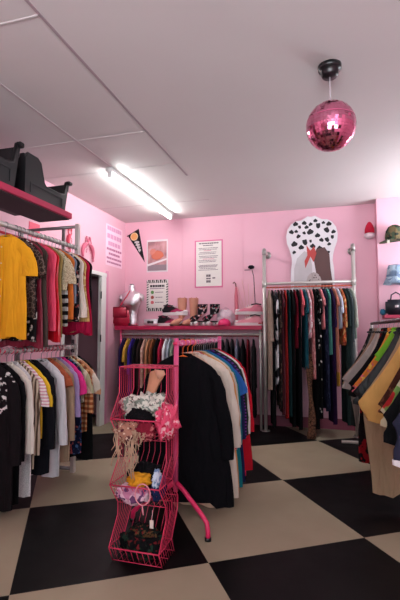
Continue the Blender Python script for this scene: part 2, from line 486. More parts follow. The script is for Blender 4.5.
STEEL = pipe_mat()

# ------------------------------------------------------------------ left two-tier rack
LX = -2.30; UZ, LZ = 2.09, 1.15; RY0, RY1 = 1.6, 3.60
t = thing('clothes_rack', 'two-tier steel clothes rack along the left wall under the crimson shelf', 'clothes rack', (LX, 2.6, 0))
def loc_tube(pts, r, n=10): return tube(BM(), [(p[0] - LX, p[1] - 2.6, p[2]) for p in pts], r, n)
GREY = plain('grey_steel', (120, 114, 114), .4, .7)
obj('upper_rail', loc_tube([(LX, RY0, UZ), (LX, RY1, UZ)], .019, 12), STEEL, t)
obj('lower_rail', loc_tube([(LX, RY0, LZ), (LX, RY1, LZ)], .018, 12), STEEL, t)
bm = BM()
prev = []
for i in range(220):
    f = i / 219; a = i * 1.15
    prev.append((.0185 * math.cos(a), RY0 - 2.6 + f * (RY1 - RY0 - .08), LZ + .0185 * math.sin(a)))
tube(bm, prev, .007, 5)
obj('rail_wrapping', bm, cloth((200, 60, 90), 'floral', (235, 210, 215), (120, 30, 50)), t)
RX = -2.95
obj('rear_rail', loc_tube([(LX - .06, RY0, UZ - .045), (LX - .06, RY1 - .02, UZ - .045)], .011), plain('red_rail', (196, 40, 60), .4), t)
for y in (RY0, RY1):
    for x in (LX, RX):
        obj('post', box(BM(), x - LX - .018, x - LX + .018, y - 2.6 - .018, y - 2.6 + .018, 0, 2.325), GREY if x == RX else STEEL, t, False)
    obj('cross_bar', loc_tube([(LX, y, 2.30), (RX, y, 2.30)], .016), GREY, t)
    obj('cross_bar', loc_tube([(LX, y, LZ), (RX, y, LZ)], .016), GREY, t)
    obj('base_bar', loc_tube([(LX, y, .03), (RX, y, .03)], .018), GREY, t)
obj('top_bar', loc_tube([(RX, RY0, 2.30), (RX, RY1, 2.30)], .014), GREY, t)
obj('stile', box(BM(), -.155 - .012, -.155 + .012, RY1 - 2.6 - .012, RY1 - 2.6 + .012, 2.07, 2.30), GREY, t, False)
obj('elbow', loc_tube([(LX - .015, RY1, 1.10), (LX - .015, RY1, 1.48)], .026), cloth((70, 66, 72), 'floral', (180, 170, 175)), t)
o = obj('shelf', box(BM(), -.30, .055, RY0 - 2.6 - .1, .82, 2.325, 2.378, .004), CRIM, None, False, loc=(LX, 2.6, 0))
obj('underside', box(BM(), -.29, .03, RY0 - 2.6 - .09, .81, 2.317, 2.325), plain('dark_underside', (40, 30, 34), .7), o, False)  # thin sheet below the board, much darker than the crimson edge
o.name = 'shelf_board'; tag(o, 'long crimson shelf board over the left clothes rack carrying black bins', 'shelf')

# stacking bins on the shelf
def bin_(label, y0, y1, sz=1.0):
    t = thing('storage_bin', label, 'storage bin', (LX - .24, (y0 + y1) / 2, 2.378), group='black bins on the left shelf')
    t.scale = (1, 1, sz)
    hy = (y1 - y0) / 2; W = .27
    prof = [(-hy, 0), (-hy, .30), (-hy + .03, .335), (-hy + .15, .335), (-hy + .19, .31), (-hy + .24, .16), (-hy + .27, .135), (hy - .10, .135), (hy - .03, .155), (hy + .0, .27), (hy + .03, .27), (hy + .02, .2), (hy - .02, 0)]
    m = plain('black_bin_plastic', (14, 14, 16), .45, var=.2, scale=20)
    for x0, x1 in ((-W, -W + .02), (W - .02, W)):
        bm = BM()
        a = [bm.verts.new((x0, p[0], p[1])) for p in prof]; b = [bm.verts.new((x1, p[0], p[1])) for p in prof]; n = len(a)
        bm.faces.new(a); bm.faces.new(b[::-1])
        for i in range(n): bm.faces.new((a[i], b[i], b[(i + 1) % n], a[(i + 1) % n]))
        sp_ = obj('side_panel', bm, m, t, False)
    obj('base', box(BM(), -W + .02, W - .02, -hy + .001, hy - .021, .001, .02), m, t, False)
    obj('back_panel', box(BM(), -W + .02, W - .02, -hy, -hy + .02, .02, .33), m, t, False)
    bm = BM()
    bmv = [(-W + .02, hy - .02, .02), (W - .02, hy - .02, .02), (W - .02, hy + .01, .25), (-W + .02, hy + .01, .25)]
    lo = [bm.verts.new(v) for v in bmv]; hi = [bm.verts.new((v[0], v[1] - .018, v[2])) for v in bmv]
    bm.faces.new(lo); bm.faces.new(hi[::-1])
    for i in range(4): bm.faces.new((lo[i], hi[i], hi[(i + 1) % 4], lo[(i + 1) % 4]))
    obj('front_panel', bm, m, t, False)
    obj('rim', tube(BM(), [(W - .01, p[0], p[1]) for p in prof[1:-1]], .013, 8), m, t)
    obj('rim', tube(BM(), [(-W + .01, p[0], p[1]) for p in prof[1:-1]], .013, 8), m, t)
    bm = BM()
    box(bm, W, W + .006, -hy + .06, hy - .06, .10, .115, .002); box(bm, W, W + .006, -hy + .06, -hy + .075, .03, .10, .002); box(bm, W, W + .006, hy - .075, hy - .06, .03, .10, .002)
    obj('raised_frame', bm, plain('worn_black_plastic', (28, 28, 31), .45), sp_, False)
    for x in (-W, W): obj('lug', box(BM(), x - .02, x + .03 if x > 0 else x + .02, hy + .0, hy + .05, .255, .285, .006), m, t, False)
bin_('black open-fronted plastic bin, the farther one on the left crimson shelf', 2.80, 3.36)
bin_('black open-fronted plastic bin, the nearer one cut by the left picture edge', 2.16, 2.70, 1.32)

WU = 'on the upper left rail'; GU = 'clothes on the upper left rail'
def ul(name, short, y, **k):
    return garment(name, short, WU, GU, (LX, y, UZ + .019), k.pop('rz', -.1), rail=.019, **k)
ul('shirt', 'mustard yellow short-sleeved shirt', 2.64, col=(226, 160, 34), L=.76, sl='short', w=.225, extra='placket', out=.045, flare=1.04)
ul('jacket', 'dark brown jacket with fuzzy mottled sleeves', 2.745, col=(58, 46, 42), pat='leopard', col2=(110, 92, 84), L=.6, sl='short', w=.22, rough=.95)
ul('dress', 'black dress with white sprig print', 2.79, col=(22, 22, 24), pat='floral', col2=(225, 220, 214), L=.78, w=.2)
ul('skirt', 'burgundy satin slip showing below the brown coat', 2.835, col=(120, 22, 44), L=.83, w=.20, flare=1.15, rough=.5)
ul('coat', 'dark umber brown long coat', 2.885, col=(76, 64, 58), L=.82, w=.215, flare=1.1)
ul('top', 'black top tucked behind the umber coat', 2.935, col=(20, 19, 21), L=.6, w=.165)
ul('blouse', 'bright coral pink blouse', 2.99, col=(240, 74, 104), L=.70, w=.222, flare=1.04, rough=.6, extra='placket', hc='red')
ul('skirt', 'glossy scarlet satin skirt', 3.045, col=(196, 18, 34), L=.79, w=.205, flare=1.16, rough=.3)
ul('dress', 'olive khaki sleeveless dress', 3.095, col=(142, 124, 74), L=.75, w=.205, flare=1.05)
ul('top', 'cream lace short-sleeved top', 3.15, col=(206, 192, 160), pat='lace', col2=(150, 132, 104), L=.36, w=.215, sl='short')
ul('top', 'black top with thin white hoops', 3.205, col=(22, 22, 24), pat='stripe', col2=(190, 186, 180), sc=.5, L=.66, w=.19)
ul('tunic', 'rust orange tunic', 3.255, col=(206, 108, 36), L=.60, w=.215, rough=.7)
ul('shirt', 'faded pale blue denim shirt', 3.305, col=(128, 142, 160), L=.46, w=.205)
ul('blouse', 'black and cream flowered blouse', 3.355, col=(28, 26, 30), pat='floral', col2=(226, 214, 200), col3=(150, 70, 70), L=.62, w=.205)
ul('blouse', 'off-white frilled blouse', 3.41, col=(232, 218, 204), L=.58, w=.21, flare=1.2, folds=9, amp=.02)
ul('dress', 'golden flowered dress with crimson hem', 3.465, col=(196, 160, 100), pat='floral', col2=(222, 200, 150), col3=(160, 92, 60), L=.72, w=.2, flare=1.25, extra=('hem', (170, 24, 66), .2))
ul('dress', 'plain crimson dress', 3.515, col=(168, 22, 60), L=.74, w=.205, flare=1.2)
ul('waistcoat', 'black waistcoat at the far post', 3.56, col=(22, 22, 24), L=.5, w=.205)

WLr = 'on the lower left rail'; GL = 'clothes on the lower left rail'
def ll(name, short, y, **k):
    return garment(name, short, WLr, GL, (LX, y, LZ + .0255), k.pop('rz', -.1), hook=.115, rail=.0255, **k)
ll('jacket', 'black jacket embroidered with white leaves', 2.55, col=(24, 20, 22), L=.97, w=.215, sl='long', rz=-.1, extra=('yoke', (24, 20, 22), .42, (216, 212, 208)), out=.05, flare=1.12, th=.03, neck=.075)
ll('coat', 'plain black long coat behind the embroidered jacket', 2.625, col=(18, 17, 19), L=.96, w=.21, flare=1.05, sl='long', out=.02)
ll('shirt', 'cream long-sleeved shirt', 2.695, col=(228, 220, 206), L=.6, w=.215, sl='long', rough=.75, hc='white', out=.045, extra='placket')
ll('skirt', 'white eyelet lace skirt hanging low', 2.75, col=(226, 224, 222), pat='lace', col2=(196, 194, 196), L=.95, w=.19, flare=1.2, folds=8)
ll('shirt', 'brown striped shirt', 2.79, col=(92, 74, 60), pat='vstripe', col2=(200, 184, 160), L=.78, w=.2, sl='long')
ll('blouse', 'pink and white striped blouse', 2.83, col=(222, 166, 176), pat='stripe', col2=(242, 232, 230), sc=1.5, L=.5, w=.2, sl='short')
ll('shirt', 'lemon yellow shirt', 2.875, col=(232, 192, 52), L=.58, w=.205, sl='short')
ll('coat', 'black shaggy coat', 2.965, col=(26, 26, 32), L=.86, w=.21, sl='long', th=.03, rough=.95, amp=.014, neck=.075, folds=9)
ll('shirt', 'long white shirt with ruffled front', 3.10, col=(226, 224, 226), L=.92, w=.205, sl='long', out=.05, flare=1.1, amp=.016, folds=7, extra='placket', th=.024)
ll('dress', 'thin terracotta dress', 3.175, col=(184, 96, 66), L=.7, w=.205, sl='cap')
ll('coat', 'beige trench coat', 3.235, col=(172, 146, 120), L=.84, w=.21, sl='long', flare=1.08, th=.022, out=.025)
ll('blouse', 'lilac blouse', 3.30, col=(172, 148, 196), L=.58, w=.205, sl='mid', rough=.7)
ll('cardigan', 'hot pink cardigan', 3.355, col=(232, 58, 140), L=.46, w=.21, sl='short')
ll('dress', 'navy dress with blue flowers', 3.41, col=(30, 36, 66), pat='floral', col2=(78, 110, 160), col3=(180, 90, 90), L=.82, w=.205, flare=1.1)
ll('blouse', 'pale green printed blouse', 3.455, col=(176, 178, 140), pat='floral', col2=(226, 216, 190), col3=(180, 110, 80), L=.4, w=.205, sl='short', hc='white')
ll('shirt', 'orange and brown tartan shirt', 3.505, col=(170, 88, 50), pat='tartan', col2=(214, 160, 110), col3=(70, 40, 34), L=.66, w=.21, sl='mid')
ll('tee_shirt', 'cream tee shirt with rust print', 3.55, col=(226, 216, 200), pat='patch', col2=(206, 150, 110), L=.4, w=.215, sl='short', out=.06, hc='white')
ll('dress', 'black long dress at the far post', 3.59, col=(18, 18, 20), L=.92, w=.215, flare=1.1)

# ------------------------------------------------------------------ shelf and rail along the back wall
SX0, SX1 = XL + .03, -.86; SZ = 1.372
o = obj('shelf_board', box(BM(), SX0, SX1, 5.74, YB - .013, SZ - .055, SZ, .005), CRIM, None, False)
tag(o, 'crimson shelf along the back wall carrying shoes and bags', 'shelf')
t = thing('clothes_rail', 'long silver clothes rail under the crimson back shelf', 'clothes rail', (-2, 5.8, 0))
BRY, BRZ = 5.78, 1.255
def lt(pts, r, n=10): return tube(BM(), [(p[0] + 2, p[1] - 5.8, p[2]) for p in pts], r, n)
obj('rail', lt([(-2.93, BRY, BRZ), (-.885, BRY, BRZ)], .017, 12), STEEL, t)
obj('rear_rail', lt([(-2.93, BRY + .09, BRZ - .02), (-.885, BRY + .09, BRZ - .02)], .012), plain('red_rail', (196, 40, 60), .4), t)
for x in (-2.93, -.885):
    obj('post', lt([(x, BRY, 0), (x, BRY, BRZ + .06)], .017), STEEL if x > -2 else plain('pink_post', (206, 70, 116), .4), t)
    obj('arm', lt([(x, BRY, BRZ), (x, YB - .005, BRZ)], .013), STEEL, t)
WB = 'under the back shelf'; GB = 'clothes on the back rail'
def bk(name, short, x, **k):
    return garment(name, short, WB, GB, (x, BRY, BRZ + .017), k.pop('rz', PI / 2 + .12), hook=k.pop('hook', .085), rail=.017, **k)
bk('coat', 'navy purple coat at the left end', -2.87, col=(44, 30, 74), L=1.0, sl='long', w=.2, out=.03)
bk('blouse', 'ochre yellow blouse', -2.80, col=(196, 150, 60), L=.42, w=.2, sl='short', hc='white')
bk('dress', 'royal purple dress', -2.73, col=(60, 40, 132), L=.9, w=.205, sl='mid')
bk('jacket', 'black jacket beside the purple dress', -2.665, col=(20, 19, 22), L=.8, w=.205, sl='long')
bk('coat', 'brown black wool coat', -2.60, col=(44, 32, 32), L=.9, w=.2, sl='long')
bk('blouse', 'dusky pink printed blouse', -2.535, col=(196, 152, 136), pat='floral', col2=(222, 190, 174), L=.66, w=.205, sl='long', hc='white')
bk('shirt', 'tan suede shirt', -2.47, col=(176, 122, 88), L=.8, w=.205, sl='long', hc='white')
bk('shirt', 'chestnut brown shirt', -2.41, col=(132, 74, 46), L=.75, w=.2, sl='long')
bk('coat', 'black coat between brown and crimson', -2.345, col=(18, 18, 20), L=.95, w=.205, sl='long')
bk('dress', 'crimson wool dress', -2.28, col=(172, 34, 66), L=.85, w=.205, sl='long')
bk('shirt', 'bright white shirt', -2.215, col=(232, 232, 236), L=.7, w=.205, sl='long')
bk('shirt', 'pale blue grey shirt', -2.155, col=(176, 184, 198), L=.7, w=.2, sl='long')
bk('top', 'sage green top', -2.095, col=(134, 148, 128), L=.6, w=.2, sl='short')
bk('coat', 'charcoal coat next to the sage top', -2.03, col=(40, 38, 42), L=.95, w=.205, sl='long')
bk('dress', 'dark plum dress', -1.95, col=(58, 28, 44), L=.95, w=.2)
bk('jacket', 'black velvet jacket', -1.87, col=(16, 15, 18), L=.7, w=.2, sl='long')
bk('coat', 'bottle green coat', -1.79, col=(24, 44, 36), L=.95, w=.2, sl='long')
bk('dress', 'dark brown dress', -1.71, col=(52, 36, 30), L=.95, w=.2)
bk('jacket', 'slate jacket', -1.63, col=(60, 64, 74), L=.72, w=.2, sl='long')
bk('coat', 'black coat behind the pink rack end', -1.55, col=(18, 18, 21), L=1.0, w=.205, sl='long')
bk('dress', 'dark green dress behind the pink rack end', -1.475, col=(26, 42, 38), L=1.0, w=.205)
bk('shirt', 'charcoal shirt with a pale collar', -1.405, col=(54, 54, 58), L=.8, w=.2, sl='long', coll=(170, 165, 165))
bk('jacket', 'dark grey jacket', -1.335, col=(44, 44, 50), L=.75, w=.205, sl='long')
bk('dress', 'black dress with a grey sheen', -1.265, col=(26, 26, 30), L=1.0, w=.2, rough=.5)
bk('shirt', 'grey blue denim shirt', -1.195, col=(104, 110, 126), L=.55, w=.205, sl='mid')
bk('coat', 'black coat next to the denim shirt', -1.12, col=(20, 20, 23), L=1.0, w=.205, sl='long')
bk('dress', 'dark red dress', -1.05, col=(106, 20, 34), L=1.05, w=.2)
bk('coat', 'black coat at the right end', -.975, col=(22, 21, 24), L=1.0, w=.2, sl='long')

# ------------------------------------------------------------------ things on the back shelf
def on_shelf(name, label, cat, x, y=5.92, rz=0, group=None): return thing(name, label, cat, (x, y, SZ), rz, group)
SILV = plain('silver_foil', (226, 222, 226), .28, 1.0, var=.15, scale=14, bump=.5)
t = on_shelf('mannequin_torso', 'silver mannequin torso at the left end of the crimson shelf', 'mannequin', -2.84, 5.93); t.scale = (1.12, 1.1, .97)
prof = [(.0, .088, .06), (.04, .092, .065), (.10, .086, .06), (.17, .078, .055), (.24, .088, .062), (.30, .108, .075), (.36, .125, .086), (.41, .138, .084), (.46, .150, .072), (.50, .140, .06), (.52, .10, .05), (.54, .05, .042), (.60, .04, .038), (.625, .042, .04), (.64, .03, .028)]
bm = BM(); rings = []
for z, a, b in prof:
    rings.append([bm.verts.new((a * math.cos(2 * PI * j / 28), b * math.sin(2 * PI * j / 28) - (.035 * math.exp(-((z - .36) / .05) ** 2) * (abs(math.sin(2 * PI * j / 28 * 1)) ** 1) * (1 if math.sin(2 * PI * j / 28) < 0 else 0) * (.6 + .9 * abs(math.cos(2 * PI * j / 28)) )), z)) for j in range(28)])
for a, b in zip(rings, rings[1:]):
    for j in range(28): bm.faces.new((a[j], a[(j + 1) % 28], b[(j + 1) % 28], b[j]))
bm.faces.new(rings[0]); bm.faces.new(rings[-1])
to_ = obj('torso', bm, SILV, t)
for s in (-1, 1):
    bm = BM(); bmesh.ops.create_uvsphere(bm, u_segments=16, v_segments=10, radius=.045)
    bmesh.ops.scale(bm, vec=(.6, 1, 1.2), verts=bm.verts); bmesh.ops.translate(bm, vec=(s * .148, 0, .44), verts=bm.verts)
    obj('shoulder_cap', bm, SILV, t)
obj('neck_cap', lathe(BM(), [(0, .635), (.03, .637), (.028, .65), (0, .655)], 20), plain('dark_steel', (60, 58, 58), .4, .8), to_)
t = thing('shoulder_bag', 'crimson shoulder bag slung across the silver mannequin', 'bag', (-2.945, 5.80, SZ + .001)); t.scale = (1.12, 1, 1.25)
bm = BM(); box(bm, -.13, .13, -.045, .045, 0, .22, .03)
for v in bm.verts: v.co.x *= 1 - .25 * (v.co.z / .22)
obj('pouch', bm, plain('crimson_leather', (186, 26, 62), .42, var=.15, bump=.2), t)
bm = BM(); box(bm, -.105, .105, -.056, -.04, .10, .225, .008)
obj('flap', bm, plain('crimson_leather_flap', (170, 22, 56), .4), t)
obj('strap', tube(BM(), [(-.06, 0, .16), (-.02, .02, .24), (.03, .03, .31), (.065, .05, .365), (.085, .085, .415), (.10, .13, .44)], .009, 6), plain('crimson_leather', (186, 26, 62), .42, var=.15, bump=.2), t)

t = on_shelf('trinket_dish', 'pale silver oval dish beside the silver mannequin', 'dish', -2.47, 5.86)
obj('bowl', lathe(BM(), [(0, 0), (.11, 0), (.135, .03), (.13, .095), (.12, .1), (.115, .06), (.09, .03), (0, .03)], 28, 1, .6), plain('pale_silver', (206, 200, 204), .35, .4), t)
obj('buckle', box(BM(), -.05, .05, -.085, -.07, .035, .075, .006), plain('dark_steel', (60, 58, 58), .4, .8), t)

def shoe(label, loc, rz, tilt, cols, group):
    t = thing('sneaker', label, 'shoe', loc, 0, group, rot=(tilt, 0, rz)); t.scale = (1.22, 1.22, 1.22)
    n = 18
    def ring_pts(y, w, z0, z1): pass
    sole = []
    for i in range(28):
        a = 2 * PI * i / 28; x = .155 * math.cos(a); y = (.046 + .008 * math.cos(a + .3)) * math.sin(a)
        sole.append((x, y))
    bm = BM()
    lo = [bm.verts.new((x, y, 0)) for x, y in sole]; hi = [bm.verts.new((x * 1.01, y * 1.04, .034)) for x, y in sole]
    bm.faces.new(lo[::-1]); bm.faces.new(hi)
    for i in range(28): bm.faces.new((lo[i], lo[(i + 1) % 28], hi[(i + 1) % 28], hi[i]))
    obj('sole', bm, plain('white_rubber', (222, 212, 212), .5), t, False)
    bm = BM(); rings = []
    for x, w, h in ((-.15, .02, .075), (-.13, .036, .105), (-.08, .042, .115), (-.04, .043, .108), (0, .044, .095), (.04, .046, .078), (.09, .046, .06), (.13, .036, .05), (.152, .012, .04)):
        rings.append([bm.verts.new((x, w * math.cos(PI * j / 12), .033 + (h - .033) * abs(math.sin(PI * j / 12)) ** .7)) for j in range(13)])
    for a, b in zip(rings, rings[1:]):
        for j in range(12): bm.faces.new((a[j], a[j + 1], b[j + 1], b[j]))
    up_ = obj('upper', bm, cloth(*cols), t)
    obj('toe_cap', blob(BM(), (.125, 0, .045), (.032, .038, .018), 3, .05, 2, 2), plain('white_rubber', (222, 212, 212), .5), t)
    bm = BM()
    for k in range(4): tube(bm, [(.03 - k * .024, -.028, .087 + k * .008), (.03 - k * .024, 0, .097 + k * .008), (.03 - k * .024, .028, .087 + k * .008)], .004, 5)
    obj('laces', bm, plain('lace_white', (230, 224, 226), .8), up_)
    bm = BM(); tube(bm, [(-.13, .03, .112), (-.08, .042, .12), (-.04, .035, .113), (-.02, 0, .108), (-.04, -.035, .113), (-.08, -.042, .12), (-.13, -.03, .112)], .007, 6, closed=True)
    obj('ankle_padding', bm, plain('dark_lining', (40, 26, 34), .8), t)
    return t
G = 'sneakers on the back shelf'
shoe('lower of two stacked black, pink and white sneakers', (-2.20, 5.86, SZ), .12, 0, ((30, 26, 30), 'patch', (160, 46, 84), (200, 190, 194)), G)
shoe('upper of two stacked black, pink and white sneakers', (-2.12, 5.86, SZ + .152), .05, 0, ((30, 26, 30), 'patch', (160, 46, 84), (200, 190, 194)), G)

def boot(label, loc, rz, mat, h=.40, group=None, name='boot', heel=.045):
    t = thing(name, label, 'boot', loc, rz, group)
    bm = BM(); rings = []
    # section centres go from the toe back and up the shaft
    secs = [((.19, .03), (.012, .016), 0), ((.16, .04), (.034, .032), 0), ((.11, .05), (.042, .045), .1), ((.06, .062), (.043, .058), .35), ((.015, .085), (.042, .066), .7), ((-.005, .13), (.041, .056), 1.2), ((-.005, .19), (.043, .056), PI / 2), ((-.008, .26), (.05, .064), PI / 2), ((-.01, .33), (.056, .07), PI / 2), ((-.01, h), (.058, .074), PI / 2)]
    for (x, z), (a, b), ang in secs:
        ring = []
        for j in range(16):
            q = 2 * PI * j / 16; v = b * math.sin(q)
            ring.append(bm.verts.new((x - v * math.sin(ang), a * math.cos(q), max(.012, z + v * math.cos(ang)))))
        rings.append(ring)
    for a, b in zip(rings, rings[1:]):
        for j in range(16): bm.faces.new((a[j], a[(j + 1) % 16], b[(j + 1) % 16], b[j]))
    bm.faces.new(rings[0])
    sh_ = obj('shaft', bm, mat, t)
    bm = BM()
    prism(bm, [(-.06, 0), (-.055, .055), (.0, .05), (.005, 0)], -.034, .034)
    obj('heel', bm, plain('stacked_heel', (92, 60, 44), .6), t, False)
    bm = BM(); prism(bm, [(.0, .022), (.06, 0), (.17, 0), (.2, .02), (.16, .018), (.07, .018), (0, .05)], -.038, .038)
    obj('sole', bm, plain('stacked_heel', (92, 60, 44), .6), t, False)
    bm = BM()
    for s in (-1, 1): tube(bm, [(-.01, s * .058, h - .03), (-.01, s * .062, h + .012), (-.01, s * .056, h + .012)], .006, 5)
    obj('pull_tab', bm, mat, sh_)
    return t
TAN = plain('tan_suede', (206, 142, 118), .75, var=.15, scale=12, bump=.2)
boot('tan tall leather boot, left one of the pair beside the sneakers', (-2.03, 5.89, SZ), PI + .95, TAN, group='tan boots on the back shelf')
boot('tan tall leather boot, right one of the pair nearer the patterned skates', (-1.875, 5.95, SZ), PI + .95, TAN, group='tan boots on the back shelf')

def skate(label, loc, rz, cols, group, h=.24):
    t = thing('roller_skate', label, 'roller skate', loc, rz, group); t.scale = (1.2, 1.2, 1.1)
    bm = BM(); rings = []
    secs = [((.125, .085), (.014, .018), 0), ((.10, .09), (.036, .032), 0), ((.05, .1), (.043, .045), .2), ((.01, .12), (.043, .055), .7), ((-.035, .16), (.044, .058), 1.3), ((-.04, .2), (.046, .06), PI / 2), ((-.045, h + .04), (.05, .064), PI / 2)]
    for (x, z), (a, b), ang in secs:
        rings.append([bm.verts.new((x - b * math.sin(2 * PI * j / 16) * math.sin(ang), a * math.cos(2 * PI * j / 16), max(.062, z + b * math.sin(2 * PI * j / 16) * math.cos(ang)))) for j in range(16)])
    for a, b in zip(rings, rings[1:]):
        for j in range(16): bm.faces.new((a[j], a[(j + 1) % 16], b[(j + 1) % 16], b[j]))
    bm.faces.new(rings[0])
    obj('boot', bm, cloth(*cols, scale=1.6), t)
    obj('plate', box(BM(), -.10, .11, -.03, .03, .05, .064, .003), plain('dark_steel', (60, 58, 58), .4, .8), t, False)
    for x in (-.07, .075):
        ax_ = obj('axle', tube(BM(), [(x, -.05, .032), (x, .05, .032)], .008), plain('dark_steel', (60, 58, 58), .4, .8), t)
        for s in (-1, 1):
            bm = BM(); tube(bm, [(x, s * .028, .028), (x, s * .058, .028)], .028, 16)
            obj('wheel', bm, plain('white_wheel', (226, 214, 214), .5), ax_)
    return t
skate('dark patterned roller skate with white wheels, left of its pair', (-1.77, 5.91, SZ), PI + .85, ((30, 28, 36), 'floral', (206, 170, 170), (176, 84, 70)), 'dark roller skates')
skate('dark patterned roller skate with white wheels, right of its pair', (-1.59, 5.92, SZ), PI + .85, ((24, 22, 26), 'floral', (150, 154, 150), (180, 60, 90)), 'dark roller skates')
def heap(name, label, cat, x, y, s, mat, seed, amp=.3, group=None, parts=()):
    t = on_shelf(name, label, cat, x, y, 0, group)
    bm = BM(); blob(bm, (0, 0, s[2] * .9), s, seed, amp, 2.6)
    for v in bm.verts: v.co.z = max(.001, v.co.z)
    obj('body', bm, mat, t); return t
t = heap('fluffy_bag', 'white fluffy handbag leaning on the back wall', 'bag', -1.41, 6.0, (.13, .08, .125), cloth((222, 200, 208), 'lace', (196, 176, 190)), 11, .38)
obj('handle', tube(BM(), [(-.07, 0, .17), (-.05, 0, .24), (0, 0, .26), (.05, 0, .24), (.07, 0, .17)], .008, 6), cloth((216, 170, 186)), t)
t = on_shelf('peaked_cap', 'shiny hot pink peaked cap on the crimson shelf', 'cap', -1.385, 5.82, -PI / 2 - .5)
obj('crown', lathe(BM(), [(.09, .0), (.092, .03), (.08, .065), (.05, .09), (0, .1)], 24, 1, .95), plain('hot_pink_satin', (216, 44, 106), .35, var=.2), t)
bm = BM(); a = [bm.verts.new((.075 + .085 * math.cos(q), .085 * math.sin(q), .008)) for q in [(-PI / 2 + PI * i / 12) for i in range(13)]]
b = [bm.verts.new((v.co.x, v.co.y, .014)) for v in a]
bm.faces.new(a[::-1]); bm.faces.new(b)
for i in range(13): bm.faces.new((a[i], a[(i + 1) % 13], b[(i + 1) % 13], b[i]))
obj('peak', bm, plain('hot_pink_satin', (216, 44, 106), .35, var=.2), t, False)
obj('button', blob(BM(), (0, 0, .1), (.01, .01, .006), 1, 0, 1, 1), plain('hot_pink_satin', (216, 44, 106), .35, var=.2), t)
PK = ((226, 150, 162), 'patch', (240, 214, 210), (206, 96, 120))
G = 'pink trainers on the back shelf'
shoe('bottom pale pink trainer in the stack beside the pipe rack', (-1.06, 5.86, SZ), PI + .1, 0, PK, G)
shoe('top pale pink trainer in the stack beside the pipe rack', (-1.05, 5.87, SZ + .152), PI + .3, 0, ((222, 130, 150), 'patch', (238, 206, 204), (206, 110, 130)), G)
t = on_shelf('party_hat', 'white cone hat with a fluffy red brim', 'hat', -.925, 5.90)
obj('cone', lathe(BM(), [(.045, .03), (.03, .12), (.014, .2), (0, .235)], 20), plain('off_white_felt', (232, 218, 210), .8), t)
obj('brim', blob(BM(), (0, 0, .035), (.062, .06, .034), 5, .4, 5), plain('red_fluff', (206, 44, 50), .9), t)
t = on_shelf('closed_umbrella', 'slim dusty pink closed umbrella leaning against the back wall', 'umbrella', -1.25, 6.0)
obj('canopy', tube(BM(), [(0, 0, .03), (-.005, .03, .2), (-.02, .07, .42), (-.025, .09, .56)], [.012, .03, .026, .012], 10), cloth((206, 116, 130)), t)
obj('handle', tube(BM(), [(-.025, .09, .55), (-.03, .092, .6), (-.05, .09, .63), (-.07, .088, .61)], .009, 8), plain('brown_handle', (110, 60, 50), .5), t)
obj('ferrule', tube(BM(), [(.0, 0, .0), (0, 0, .035)], .012, 8), plain('dark_steel', (60, 58, 58), .4, .8), t)
t = on_shelf('artificial_rose', 'black artificial rose on a long thin stem', 'artificial flower', -.985, 6.02)
obj('stem', tube(BM(), [(0, 0, 0), (-.01, .03, .35), (-.03, .05, .7), (-.06, .05, .82)], .005, 6), plain('dark_stem', (66, 52, 52), .7), t)
bm = BM()
blob(bm, (-.065, .045, .835), (.045, .04, .028), 21, .5, 4); obj('flower_head', bm, cloth((26, 22, 28)), t)
bm = BM(); box(bm, -.16, -.07, .04, .05, .79, .80, .003); obj('leaf', bm, cloth((34, 30, 34)), t)
t = on_shelf('dried_grass_spray', 'spray of pale dried grass behind the pink trainers', 'dried grass', -1.09, 6.05)
for k, (dx, hh) in enumerate(((-.16, .55), (-.09, .66), (.0, .6), (.09, .62), (-.2, .47))):
    obj('stalk', tube(BM(), [(0, 0, 0), (dx * .45, .01, hh * .5), (dx, .02, hh)], .0035, 5), plain('pale_straw', (222, 170, 166), .8), t)

# ------------------------------------------------------------------ things on the walls
FR = plain('print_paper', (224, 214, 216), .7)
INK = plain('grey_ink', (120, 100, 112), .8)
def poster(name, label, cat, x0, x1, z0, z1, mat, border=None):
    t = thing(name, label, cat, ((x0 + x1) / 2, YB - .004, z0))
    W, H = x1 - x0, z1 - z0
    obj('sheet', box(BM(), -W / 2, W / 2, -.004, .004, 0, H, .001), mat, t, False)
    return t, W, H
def bars(t, rows, W, H, mat, name='lettering', dep=-.0065):
    r = random.Random(len(rows) * 7 + int(H * 1000))
    for z, h, a, b, cell in rows:
        x = a; bm = BM()
        while x < b:
            w_ = min(cell * r.uniform(.6, 1.5), b - x)
            box(bm, (x - .5) * W, (x + w_ * .82 - .5) * W, dep, -.0035, z * H - h * H / 2, z * H + h * H / 2)
            x += w_
        obj(name, bm, mat, t, False)
# poster A
t, W, H = poster('poster', 'portrait poster with an orange and pink blurred scene, beside the pennant', 'poster', -2.68, -2.335, 2.20, 2.70, FR)
bm = BM(); box(bm, -.155, .155, -.006, -.003, .03, .47)
m = bpy.data.materials.new('poster_print'); nt, b = nodes_of(m); N = nt.nodes.new
tc = N('ShaderNodeTexCoord'); n1 = N('ShaderNodeTexNoise'); n1.inputs['Scale'].default_value = 6; n1.inputs['Detail'].default_value = 3
nt.links.new(tc.outputs['Object'], n1.inputs['Vector']); rp = N('ShaderNodeValToRGB'); nt.links.new(n1.outputs['Fac'], rp.inputs[0])
cr = rp.color_ramp; cr.elements[0].position = .3; cr.elements[0].color = (*lin((96, 70, 78)), 1); cr.elements[1].position = .7; cr.elements[1].color = (*lin((206, 160, 162)), 1)
e = cr.elements.new(.5); e.color = (*lin((176, 124, 128)), 1)
nt.links.new(rp.outputs[0], b.inputs['Base Color']); b.inputs['Roughness'].default_value = .6
pr_ = obj('print', bm, m, t, False)
obj('orange_shape', blob(BM(), (.0, -.006, .26), (.10, .002, .075), 8, .3, 2, 3), plain('orange_print', (196, 104, 80), .7), pr_)
